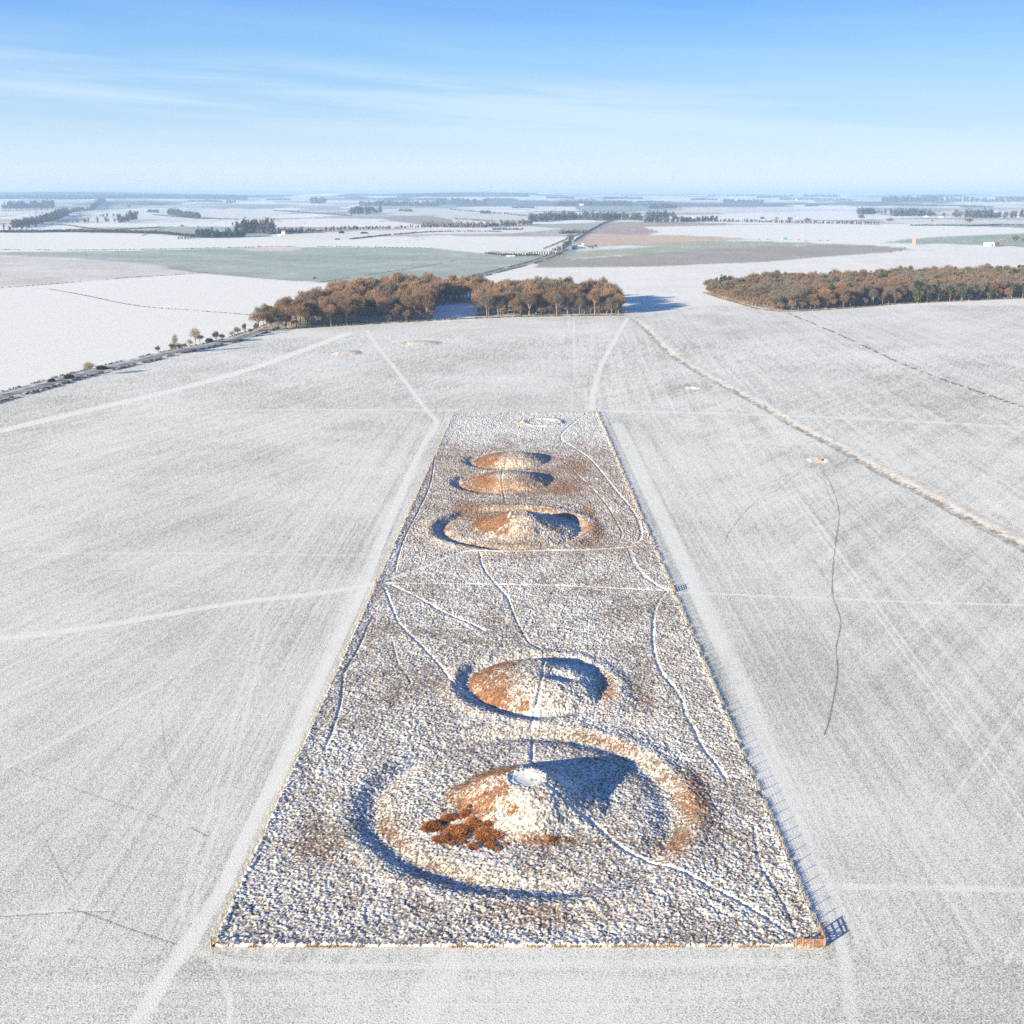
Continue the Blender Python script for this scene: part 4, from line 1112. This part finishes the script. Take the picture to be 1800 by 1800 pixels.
# ------------------------------------------------------------------ road-side trees on the left and lone trees
TH = [bare_tree(400, 10, 4.3, 2600, M_greytwig, M_bark_grey, .07, (.4, .9), .22), bare_tree(401, 10, 4.6, 2600, M_paletwig, M_bark, .06, (.4, .9), .2), bare_tree(402, 10, 3.6, 2600, M_greytwig, M_bark_grey, .08, (.4, .8), .2)]
DB = bush_mesh('foliage', 410, 4200, M_darkbush, .75, (.1, .22), .035)
HT = [  # px, base py, width px, height px, proto, label
 (278, 623, 11, 13, 0, 'small round bare tree alone at the left end of the roadside row'),
 (309, 622, 10, 31, 1, 'tall slim pale tree rising above the first roadside bushes'),
 (304, 622, 15, 17, 2, 'brownish bushy tree at the foot of the tall slim pale tree'),
 (316, 620, 15, 15, 0, 'dark bushy tree right of the tall slim pale one'),
 (325, 616, 11, 12, 2, 'small dark tree between the two pale roadside trees'),
 (334, 613, 11, 15, 1, 'short pale tree left of the widest pale tree'),
 (344, 606, 19, 26, 1, 'wide airy pale tree in the middle of the roadside row'),
 (352, 604, 14, 14, 0, 'low grey tree on the right of the wide airy pale tree'),
 (380, 604, 13, 20, 2, 'brown bare tree near the dark bushes in the roadside row'),
 (390, 600, 14, 12, 2, 'dark spreading tree touching the brown bare tree'),
 (408, 595, 10, 12, 1, 'small pale tree at the left of the last roadside group'),
 (418, 593, 13, 16, 0, 'bare tree in the middle of the last roadside group'),
 (430, 590, 9, 20, 2, 'tallest slim tree of the last roadside group by the wood'),
 (440, 588, 12, 9, 0, 'low bare tree nearest to the left tip of the wood'),
 (451, 585, 12, 16, 2, 'bare tree standing just off the left tip of the wood'),
 (158, 661, 20, 22, 1, 'twin-crowned brown tree on the verge between two dark bushes'),
 (553, 495, 8, 8, 2, 'lone small tree in the frosty green field beyond the left wood'),
 (227, 368, 7, 7, 2, 'lone round tree on the snowy slope below the left skyline'),
 (812, 492, 7, 9, 1, 'small brown tree beside the road behind the left wood'),
 (320, 403, 8, 7, 1, 'lone pale tree on the snowy slope left of the pine belt'),
 (1513, 391, 13, 13, 2, 'big round tree in the hedge line right of centre, far off'),
 (1563, 394, 14, 9, 0, 'broad tree standing right of the end of the far hedge line'),
 (1703, 397, 17, 12, 0, 'broad round tree at the far right beyond the thin green field'),
 (1638, 393, 7, 7, 1, 'small pale tree between the two broad far trees'),
 (1339, 390, 10, 8, 0, 'first clear round tree of the far hedge line'),
 (1365, 391, 9, 9, 1, 'second clear round tree of the far hedge line'),
 (1388, 391, 11, 8, 0, 'third clear round tree of the far hedge line'),
 (1419, 392, 13, 8, 2, 'widest round tree of the far hedge line'),
 (1565, 447, 3, 5, 0, 'tiny bare tree at the tip of the brown field'),
 (1583, 445, 4, 6, 0, 'tiny pair-like bare tree near the tip of the brown field'),
 (1590, 441, 4, 6, 1, 'tiny bare tree below the brick tower'),
 (1762, 433, 14, 12, 1, 'pale leafless tree right of the white barn'),
 (1782, 433, 16, 17, 0, 'tall leafless tree right of the white barn'),
 (1798, 433, 12, 13, 0, 'leafless tree at the right edge behind the white barn'),
]
for px, py, w, h, k, lb in HT:
    c = at(px, py); ps = pxsize(c[1])
    place_tree(TH[k], c[0], c[1], w*ps/8.0, h*ps/8.8, 'bare_tree', lb, 'tree', None, px*.37)
for px, py, w, h, lb in [(91, 671, 11, 8, 'leftmost and smallest dark round bush beside the road'), (121, 665, 15, 10, 'middle dark round bush beside the road'), (179, 649, 16, 9, 'dark dome-shaped bush just right of the twin-crowned tree'),
                         (368, 601, 12, 9, 'near-black bush in the middle of the roadside tree row'), (600, 410, 9, 6, 'dark pointed bush alone in the far pale pasture'), (640, 410.5, 11, 4, 'flat dark bush right of the pointed bush in the far pasture'), (593, 421, 8, 2.5, 'very low dark bush below the pointed one in the far pasture')]:
    c = at(px, py); ps = pxsize(c[1])
    o = empty('bush', (c[0], c[1], c[2]), px*.2, lb, 'bush'); o.scale = (w*ps*.62, w*ps*.62, h*ps*1.15)
    link(bpy.data.objects.new('foliage', DB), o); link(bpy.data.objects.new('stem', STEM), o)

# ------------------------------------------------------------------ far woods, belts and hedges
ICO = None
def ico():
    t = (1+5**.5)/2
    v = np.array([(-1, t, 0), (1, t, 0), (-1, -t, 0), (1, -t, 0), (0, -1, t), (0, 1, t), (0, -1, -t), (0, 1, -t), (t, 0, -1), (t, 0, 1), (-t, 0, -1), (-t, 0, 1)])/math.hypot(1, t)
    f = np.array([(0, 11, 5), (0, 5, 1), (0, 1, 7), (0, 7, 10), (0, 10, 11), (1, 5, 9), (5, 11, 4), (11, 10, 2), (10, 7, 6), (7, 1, 8), (3, 9, 4), (3, 4, 2), (3, 2, 6), (3, 6, 8), (3, 8, 9), (4, 9, 5), (2, 4, 11), (6, 2, 10), (8, 6, 7), (9, 8, 1)])
    return v[f]
ICO = ico()
def clump(rs, x, y, z, r, h, n):
    """one far tree: a loose crown of small leaf-clump faces round a ragged core"""
    P = ICO*np.array([r*.48, r*.48, h*.30])+np.array([x, y, z+h*.55])
    P = P+rs.normal(0, 1, P.shape)*np.array([r*.12, r*.12, h*.07])
    D = rs.normal(0, 1, (n, 3)); D /= np.linalg.norm(D, axis=1)[:, None]
    C = np.array([x, y, z+h*.58])+D*np.array([r, r, h*.42])*rs.uniform(.6, 1, n)[:, None]
    q = C[:, None, :]+rs.normal(0, 1, (n, 3, 3))*np.array([r*.2, r*.2, h*.09])
    q[..., 2] = np.maximum(q[..., 2], z)
    b = rs.normal(0, 1, (6, 3, 3))*np.array([r*.35, r*.35, h*.16])+np.array([x, y, z+h*.18])
    b[..., 2] = np.maximum(b[..., 2], z-.3)
    return np.concatenate([P, q, b])
def belt(px_line, hpx, depth_px, label, mat=None, name='far_wood', dens=1.0, cat='wood', seed=0, gaps=0.):
    mat = mat or M_farwood
    rs_ = np.random.default_rng(abs(hash(label)) % 2**31 if False else sum(map(ord, label))+seed)
    pts = [at(*p) for p in px_line]
    T = []
    for (p, q) in zip(pts[:-1], pts[1:]):
        L = math.hypot(q[0]-p[0], q[1]-p[1]); Ym = (p[1]+q[1])/2; ps = pxsize(Ym)
        h = hpx*ps*1.2; r = max(h*.34, 2.0); dens = max(dens, 1.3 if dens >= 1 else dens)
        # visible width decides the number of trees
        Wpx = max(abs(q[0]-p[0])/ps, 2); n = int(max(2, min(420, Wpx*ps/(r*.9)*dens)))
        rowsn = max(1, int(depth_px)); 
        for k in range(rowsn):
            for i in range(n):
                if gaps and rs_.random() < gaps: continue
                t = (i+rs_.uniform(0, 1))/n
                x_ = p[0]+(q[0]-p[0])*t+rs_.normal(0, r*.25); y_ = p[1]+(q[1]-p[1])*t+rs_.normal(0, r*.5)+k*r*2.2
                hh = h*rs_.uniform(.45, 1.15); T.append(clump(rs_, x_, y_, float(Hbase(x_, y_)), r*rs_.uniform(.6, 1.3), hh, 24))
    if not T: return
    o = link(bpy.data.objects.new(name, tri_mesh(name, np.concatenate(T), mat)))
    tag(o, label, cat, kind='stuff'); return o
W = belt
W([(2, 367), (86, 366)], 11, 4, 'dark wood block on the left edge just below the skyline')
W([(2, 372), (86, 370)], 3, 1, 'thin dark strip of wood under the left edge block')
W([(-10, 406), (25, 404), (60, 401)], 9, 2, 'left foot of the long winding wood on the far left')
W([(20, 401), (50, 396), (80, 391)], 12, 3, 'tall part of the winding wood on the far left')
W([(75, 391), (95, 386), (112, 379)], 11, 3, 'middle bend of the winding wood on the far left')
W([(104, 378), (135, 373), (160, 371)], 7, 2, 'upper arm of the winding wood on the far left')
W([(160, 370), (168, 363), (182, 357)], 7, 2, 'narrow tail of trees climbing to the left skyline')
W([(112, 392), (150, 391), (205, 390)], 8, 1, 'open row of tall trees in the left valley', M_purple, dens=.6)
W([(130, 383), (180, 380)], 6, 1, 'thin tree row above the open row in the left valley', M_purple, dens=.6)
W([(182, 382), (212, 381)], 8, 1, 'dark tree row above the left valley')
W([(208, 392), (222, 389), (238, 386)], 13, 2, 'dark clump of trees at the right end of the left valley rows')
W([(60, 376), (100, 374)], 3, 1, 'low dark hedge on the upper left snowfield')
W([(-10, 409), (60, 409), (130, 408), (200, 409), (280, 411), (345, 417)], 4.5, 2, 'long dark hedge line running left to right to the pines', name='far_hedge', cat='hedge', dens=1.5)
W([(345, 418), (385, 418), (427, 417)], 13, 3, 'dark green pine belt left of the farmstead', M_farpine)
W([(312, 421), (342, 419)], 4, 1, 'low bushes left of the pine belt')
W([(416, 411), (450, 410), (475, 411)], 21, 3, 'tall rounded grey wood behind the pine belt')
W([(470, 412), (500, 411), (530, 410)], 9, 2, 'lower dark conifers right of the tall grey wood', M_farpine)
W([(530, 410), (560, 408), (600, 405)], 7, 1, 'hedge trees right of the farmstead')
W([(600, 404), (660, 403), (720, 401), (770, 400)], 6, 1, 'sparse tree row beyond the pale pasture', dens=.7)
W([(296, 377), (320, 381), (350, 385)], 9, 2, 'slanting dark wood on the white slope left of centre')
W([(260, 373), (280, 374)], 5, 1, 'small dark copse left of the slanting wood')
W([(398, 357), (414, 357)], 6, 1, 'tiny square copse on the left skyline slope')
W([(545, 358), (572, 358)], 10, 2, 'dark block of trees below the rounded hill')
W([(614, 378), (640, 377), (672, 375)], 12, 2, 'oval grey copse left of the brown field')
W([(630, 362), (700, 362), (770, 363)], 8, 2, 'long brown-grey wood below the centre skyline')
W([(770, 361), (800, 358), (855, 362)], 9, 2, 'dark wood right of the long brown-grey wood')
W([(743, 398), (790, 400), (850, 400), (900, 397), (935, 394)], 8, 2, 'purple-grey wood strip beyond the big white field', M_purple)
W([(930, 391), (965, 388), (1010, 386), (1060, 388)], 13, 3, 'broad dark valley wood left of the road top')
W([(1060, 387), (1090, 386), (1130, 388)], 11, 3, 'broad dark valley wood at the road top')
W([(1140, 387), (1165, 384), (1190, 385)], 12, 2, 'dark wood hump right of the road top')
W([(1130, 391), (1180, 391), (1230, 390), (1262, 389)], 9, 2, 'trees round the far village houses', dens=.8)
W([(1262, 390), (1340, 391), (1440, 393), (1545, 395)], 5, 1, 'long far hedge line with trees right of the village', name='far_hedge', cat='hedge', dens=.9)
W([(976, 362), (1040, 361), (1110, 362)], 8, 2, 'long dark wood beyond the green field at centre right')
W([(1142, 367), (1190, 366)], 8, 2, 'oval dark copse right of the green field')
W([(984, 411), (1010, 410), (1030, 410)], 6, 2, 'brown copse touching the road in the white field', M_purple)
W([(865, 404.5), (920, 404)], 4, 1, 'low brown scrub in the white field left of the road', M_purple)
W([(1272, 357), (1343, 358)], 6, 2, 'long low wood on the pale slope right of centre')
W([(1370, 352), (1440, 352), (1495, 353)], 4, 1, 'string of trees and houses on the right horizon slope')
W([(1412, 346), (1475, 347)], 4.5, 1, 'dark strip of wood on the right skyline')
W([(1552, 355), (1650, 354), (1765, 356)], 8, 2, 'long dark wood on the far right slope')
W([(1772, 355), (1830, 355)], 7, 2, 'dark wood at the right edge below the skyline')
W([(1508, 377), (1540, 376), (1570, 378)], 9, 2, 'dark wood left of the right-hand valley belt')
W([(1570, 380), (1640, 380), (1700, 382)], 11, 2, 'main dark tree belt of the right-hand valley')
W([(1700, 383), (1760, 383), (1830, 384)], 13, 2, 'right end of the right-hand valley tree belt')
W([(1415, 363), (1440, 362)], 3, 1, 'tiny copse on the pale slope at the right')
W([(1600, 397), (1660, 397), (1700, 398), (1760, 396), (1830, 397)], 2.5, 1, 'thin hedge along the thin green field', name='far_hedge', cat='hedge')
W([(968, 449), (978, 444), (985, 439)], 8, 1, 'grey roadside trees below the blue barns', M_purple)
W([(990, 440), (1002, 428), (1006, 424)], 12, 1, 'dark roadside trees behind the blue barns')
W([(852, 446), (880, 449), (915, 450), (948, 449)], 3.5, 1, 'low scrub round the long farm sheds')
W([(1010, 425), (1030, 411), (1050, 400), (1068, 391), (1082, 386)], 3.5, 1, 'dark hedge along the far stretch of the road', name='far_hedge', cat='hedge', dens=2)
W([(955, 438), (985, 426), (1020, 411)], 2, 1, 'hedge on the far side of the road', name='far_hedge', cat='hedge', dens=1.5)
W([(700, 346.5), (760, 345.5), (830, 345), (930, 346.5)], 5, 4, 'blue wooded ridge on the centre skyline')
W([(-20, 350), (60, 349.5), (120, 350.5), (200, 349), (300, 349.5), (430, 351.5)], 6, 5, 'blue wooded ridge on the left skyline')
rw = random.Random(77)
for k, (nm_, px_, py_, wd_, hh_) in enumerate([('left of the rounded hill', 470, 352, 40, 3), ('under the rounded hill', 605, 349, 40, 3), ('right of the rounded hill', 675, 353, 46, 4), ('above the long brown-grey wood', 735, 352, 50, 3), ('below the centre ridge', 850, 353, 60, 4),
        ('right of the centre ridge', 960, 349, 50, 3), ('above the farm buildings', 1060, 350, 70, 3.5), ('left of the long low wood', 1215, 352, 46, 3), ('above the long low wood', 1330, 348, 60, 3), ('centre right, in a thin streak', 1120, 356, 60, 2.5),
        ('above the far right slope wood', 1620, 347, 70, 3.5), ('at the right edge skyline', 1750, 349, 60, 3), ('on the upper left slope', 240, 360, 50, 2.5), ('beneath the blue left ridge', 330, 355, 60, 3), ('beside the pale far fields', 900, 366, 40, 3), ('in the grey-green far fields', 700, 372, 24, 4), ('by the far tree-lined lane', 845, 376, 18, 6)]):
    W([(px_, py_), (px_+wd_*.5, py_-.6), (px_+wd_, py_+.4)], hh_, 2, 'far blue-grey copse '+nm_)
W([(1240, 345), (1400, 345)], 2.5, 1, 'faint trees on the skyline right of centre', gaps=.5)
W([(1550, 343), (1800, 344)], 2.5, 1, 'faint trees on the far right skyline', gaps=.5)
W([(790, 368), (830, 372), (900, 378), (980, 383)], 2.5, 1, 'scattered hedge across the grey-green far fields', name='far_hedge', cat='hedge', gaps=.4)
W([(800, 385), (860, 389), (900, 390)], 2.5, 1, 'scattered hedge above the purple-grey wood', name='far_hedge', cat='hedge', gaps=.4)
W([(480, 371), (560, 376), (620, 380)], 2, 1, 'thin hedge left of the brown far field', name='far_hedge', cat='hedge', gaps=.4)
W([(270, 378), (340, 384), (420, 386)], 1.6, 1, 'thin hedge below the slanting wood', name='far_hedge', cat='hedge', gaps=.3)

# ------------------------------------------------------------------ roads
def ribbon(pts, w, dz, off=0.):
    P = []
    for (x1, y1), (x2, y2) in zip(pts[:-1], pts[1:]):
        L = math.hypot(x2-x1, y2-y1); n = max(1, int(L/(6 if y1 < 1400 else 25)))
        P += [(x1+(x2-x1)*k/n, y1+(y2-y1)*k/n) for k in range(n)]
    P.append(pts[-1]); P = np.array(P); T = np.gradient(P, axis=0); T /= np.linalg.norm(T, axis=1)[:, None]; Nn = np.c_[-T[:, 1], T[:, 0]]
    A = P+Nn*(off+w/2); B = P+Nn*(off-w/2)
    V = np.concatenate([np.c_[A, H(A[:, 0], A[:, 1])+dz], np.c_[B, H(B[:, 0], B[:, 1])+dz]]); n = len(P)
    return V, [(i, i+n, i+n+1, i+1) for i in range(n-1)]
ROAD = smooth_line(atl([(-60, 716), (0, 698), (60, 682), (150, 657), (250, 633), (300, 621), (400, 600), (452, 583.5), (560, 545), (700, 519), (800, 497), (870, 478), (930, 463), (968, 450), (990, 438), (1010, 425), (1035, 410), (1060, 395), (1078, 388)]), 4)
m = MB(); m.add(*ribbon(ROAD, 19, .10)); tag(m.build('road_verge', M_verge), kind='structure')
m = MB(); m.add(*ribbon(ROAD, 7.3, .16)); tag(m.build('road', M_road), kind='structure')
def low_hedge(pts, hgt_, off, label, n_per=1.1, w=.6, mat=M_hedge, gap=.15, name='hedge'):
    rs_ = np.random.default_rng(sum(map(ord, label)))
    P, _ = ribbon(pts, 0.01, 0, off); P = P[:len(P)//2]
    T = []
    for a, b in zip(P[:-1], P[1:]):
        L = np.linalg.norm(b-a); k = int(L*n_per)+1
        if rs_.random() < gap: continue
        for _ in range(k):
            t = rs_.random(); c = a+(b-a)*t+np.array([rs_.normal(0, w*.4), rs_.normal(0, w*.4), 0])
            hh = hgt_*rs_.uniform(.5, 1.1)
            q = rs_.normal(0, 1, (5, 3, 3))*np.array([w*.5, w*.5, hh*.25])+c+np.array([0, 0, hh*.5]); T.append(q)
    o = link(bpy.data.objects.new(name, tri_mesh(name, np.concatenate(T), mat)))
    tag(o, label, 'hedge', kind='stuff'); return o
nearR = [p for p in ROAD if p[1] < 1050]
low_hedge(nearR, 1.6, -8.8, 'low dark hedge on the near side of the left-hand road', 1.6, 1.1)
low_hedge(nearR, 1.3, 8.8, 'thin fence-line hedge on the far side of the left-hand road', 1.2, .7)
farR = [p for p in ROAD if 1250 < p[1] < 2400]
low_hedge(farR, 1.8, -7.5, 'low hedge on the near side of the road behind the left wood', 1.0, 1.2)
low_hedge(farR, 1.8, 7.5, 'low hedge on the far side of the road behind the left wood', 1.0, 1.2)
RLB = ['dark curved field boundary hedge on the far left snowfield', 'long thin hedge along the far side of the frosty green field', 'dark hedge curving across the big white field left of the road', 'straight thin fence line across the left-hand snowfield', 'faint fence line curving through the left-hand snowfield', '', 'thin fence line crossing the frosty green field towards the road', 'short dark hedge on the far left snowfield']
for k, (ln_, w_) in enumerate(RIMS):
    if k != 5: low_hedge(ln_, (4.0, 2.2, 4.0, 1.3, 1.0, 1, 1.0, 1.6)[k], 0, RLB[k], .9 if k in (3, 4, 6) else .7, (3, 1.6, 3.5, .9, .8, 1, .8, 1)[k], M_hedge, .05)
low_hedge(RIMS[5][0], 1.0, 0, 'ragged tufted fence line running down from the right-hand wood', .7, .8, M_hedge, .3)
low_hedge(smooth_line(atl([(455, 582), (600, 573), (765, 563.5), (900, 557.5), (1098, 554.5)]), 3), 1.3, 0, 'low brambly edge along the near side of the left wood', 2.2, 1.2, M_russet, .1)
low_hedge(smooth_line(atl([(1237, 515), (1290, 531.5), (1365, 547.5), (1500, 541.5), (1600, 533.5), (1840, 523)]), 3), 1.3, 0, 'low brambly edge along the near side of the right-hand wood', 1.6, 1.2, M_russet, .1)

# ------------------------------------------------------------------ buildings far off
def shed(name, px, py, wpx, hpx, dm, wallmat, roofmat, label, rz=0., cat='building', posts=0, roof_h=.35, door=True):
    c = at(px, py); ps = pxsize(c[1]); w = wpx*ps; h = hpx*ps; dd = dm
    root = empty(name, (c[0], c[1]+dd/2, c[2]-.1), rz, label, cat)
    m = MB(); m.box((0, 0, h*(1-roof_h)/2), (w, dd, h*(1-roof_h))); m.build('wall', wallmat, root)
    e = h*(1-roof_h); o = .4
    m = MB(); hw, hd = w/2+o, dd/2+o
    V = [(-hw, -hd, e+.02), (hw, -hd, e+.02), (hw, hd, e+.02), (-hw, hd, e+.02), (-hw, 0, h), (hw, 0, h)]
    m.add(V, [(0, 1, 5, 4), (2, 3, 4, 5), (0, 4, 3), (1, 2, 5), (0, 3, 2, 1)]); m.build('roof', roofmat, root)
    if door:
        m = MB(); m.box((w*.18, -dd/2-.03, e*.42), (w*.18, .08, e*.8)); m.build('door', M_dark, root)
    if posts:
        for k in range(posts):
            m = MB(); m.box((-w/2+w*(k+.5)/posts, -dd/2-.06, e*.5), (w/posts*.22, .2, e*.92)); m.build('post', M_white, root)
    return root
shed('farm_shed', 904, 449, 52, 6, 14, M_dark, M_slate, 'left-hand long open-fronted farm shed with a frosty grey roof', -.08, posts=12, door=False)
shed('farm_shed', 958, 447, 42, 6, 14, M_dark, M_slate, 'right-hand long open-fronted farm shed with a frosty grey roof', -.08, posts=10, door=False)
shed('farm_shed', 897, 452, 14, 3, 6, M_tan, M_snowroof, 'small low shed in front of the left-hand long shed')
shed('barn', 1010, 438.5, 11, 7, 14, M_blue, M_blue, 'blue metal barn nearest to the road bend', .15)
shed('barn', 1020, 436.5, 9, 5, 12, M_blue, M_snowroof, 'lower blue barn on the right of the taller one', .15)
shed('small_house', 1025, 431, 3, 3, 6, M_white, M_snowroof, 'tiny white hut behind the blue barns')
shed('farm_shed', 1035, 437, 5, 4, 7, M_tan, M_dark, 'tan shed right of the blue barns', .2)
shed('farm_shed', 1041, 436, 4, 4, 7, M_blue, M_dark, 'blue-grey shed in the middle of the small shed group', .2)
shed('farm_shed', 1047, 434, 4, 4, 7, M_dark, M_dark, 'dark shed at the right end of the small shed group', .2)
shed('barn', 1741, 433, 15, 7, 14, M_white, M_snowroof, 'white barn far right, with a dark doorway', 0)
shed('barn', 1754, 433.5, 5, 7, 10, M_dark, M_dark, 'narrow dark barn against the right of the white barn', 0, door=False)
shed('farmhouse', 498, 412.5, 6, 7, 9, M_white, M_brick, 'tall white farmhouse below the dark conifers')
shed('farmhouse', 505, 410.5, 8, 4.5, 9, M_brick, M_snowroof, 'brick farmhouse behind the tall white one')
shed('farm_shed', 491, 415, 5, 3, 6, M_white, M_snowroof, 'small white outbuilding left of the tall farmhouse')
for px, py, w, h, lb in [(1152, 384, 6, 3.5, 'leftmost white house of the far village'), (1160, 386, 5, 3, 'small white house just right of the leftmost village house'), (1178, 385, 6, 3, 'white house in the left half of the far village'), (1198, 386, 5, 3, 'white house near the middle of the far village'), (1215, 384, 6, 3, 'white house beyond the middle of the far village'), (1236, 386, 5, 3, 'rightmost white house of the far village'),
                         (1035, 361, 14, 3.5, 'long white farm building above the dark centre-right wood'), (1022, 361.5, 7, 3, 'short white farm building left of the long one'), (1400, 352.5, 3, 2.5, 'left white house on the right horizon slope'), (1424, 352, 3, 2.5, 'right white house on the right horizon slope'), (1628, 382, 6, 2.5, 'white building within the right-hand valley tree belt'), (1655, 383, 6, 2.5, 'second white building within the right-hand valley belt')]:
    shed('house', px, py, w, h, 8, M_white, M_snowroof, lb, .1)
# brick tower
c = at(1606, 430); ps = pxsize(c[1])
t = empty('brick_tower', c, -.25, 'square pale brick water tower standing alone on the snow', 'tower')
m = MB(); m.box((0, 0, 11*ps/2), (5.6*ps, 4.5*ps, 11*ps)); m.build('wall', M_brick, t)
m = MB(); m.box((0, 0, 11*ps+.25), (6.0*ps, 4.9*ps, .5)); m.build('parapet', M_tan, t)
for z in (.3, .6): 
    m = MB(); m.box((-1.0*ps, -2.25*ps-.05, 11*ps*z), (.6*ps, .14, 1.0*ps)); m.build('window', M_dark, t)
c = at(1007, 436); ps = pxsize(c[1])
t = empty('mast', c, 0, 'thin pale mast rising beside the blue barn', 'mast')
m = MB(); m.tube((0, 0, 0), (0, 0, 9*ps), .35, .18, 6); m.build('pole', M_white, t)
m = MB(); m.box((0, 0, 9*ps), (.8, .8, 1.2)); m.build('mast_head', M_white, t)
def lorry(px, py, wpx, hpx, label, mat, name='lorry', cat='lorry'):
    c = at(px, py); ps = pxsize(c[1]); w = wpx*ps; h = hpx*ps
    r_ = empty(name, c, 0, label, cat)
    m = MB(); m.box((w*.1, 0, h*.58), (w*.78, 2.6, h*.8)); m.build('cargo_box', mat, r_)
    m = MB(); m.box((-w*.40, 0, h*.42), (w*.17, 2.4, h*.55), 0, .9); m.build('cab', M_white, r_)
    for k in (-.38, .1, .38):
        for s in (-1, 1):
            m = MB(); m.tube((w*k, s*1.0, .5), (w*k, s*1.35, .5), .5, .5, 10); m.build('wheel', M_dark, r_)
lorry(1379, 421.5, 9, 4, 'teal box lorry parked far off on the snowy field line', M_teal)
for px, py, lb in [(1334, 421, 'dark feed trough left of the teal lorry'), (1349, 421, 'dark feed trough just left of the teal lorry'), (1404, 422, 'dark feed trough just right of the teal lorry'), (1441, 423, 'dark feed trough second right of the lorry'), (1455, 423, 'rightmost dark feed trough on the far field line')]:
    c = at(px, py); ps = pxsize(c[1]); r_ = empty('feed_trough', c, .1, lb, 'trough')
    m = MB(); m.box((0, 0, .9), (3.6*ps, 2, 1.2), 0, 1.1); m.build('bin', M_dark, r_)
    for s in (-1, 1):
        m = MB(); m.box((s*1.4*ps, 0, .15), (.3, 1.8, .4)); m.build('leg', M_dark, r_)

# ------------------------------------------------------------------ haze
top = max(ZMAX+28, CAMH+14); bot = ZMIN-1.5
hz = bpy.data.meshes.new('haze'); S = 64000
m = MB(); m.box((0, 0, (top+bot)/2), (2*S, 2*S, top-bot))
mh = bpy.data.materials.new('haze'); mh.use_nodes = True
nt = mh.node_tree; nt.nodes.clear()
out = nt.nodes.new('ShaderNodeOutputMaterial'); pv = nt.nodes.new('ShaderNodeVolumePrincipled')
pv.inputs['Color'].default_value = (.40, .60, .92, 1); pv.inputs['Density'].default_value = .000068; pv.inputs['Anisotropy'].default_value = 0.0
nt.links.new(pv.outputs[0], out.inputs['Volume'])
o = m.build('haze', mh); tag(o, 'pale blue winter haze over the far country', 'haze', kind='stuff')
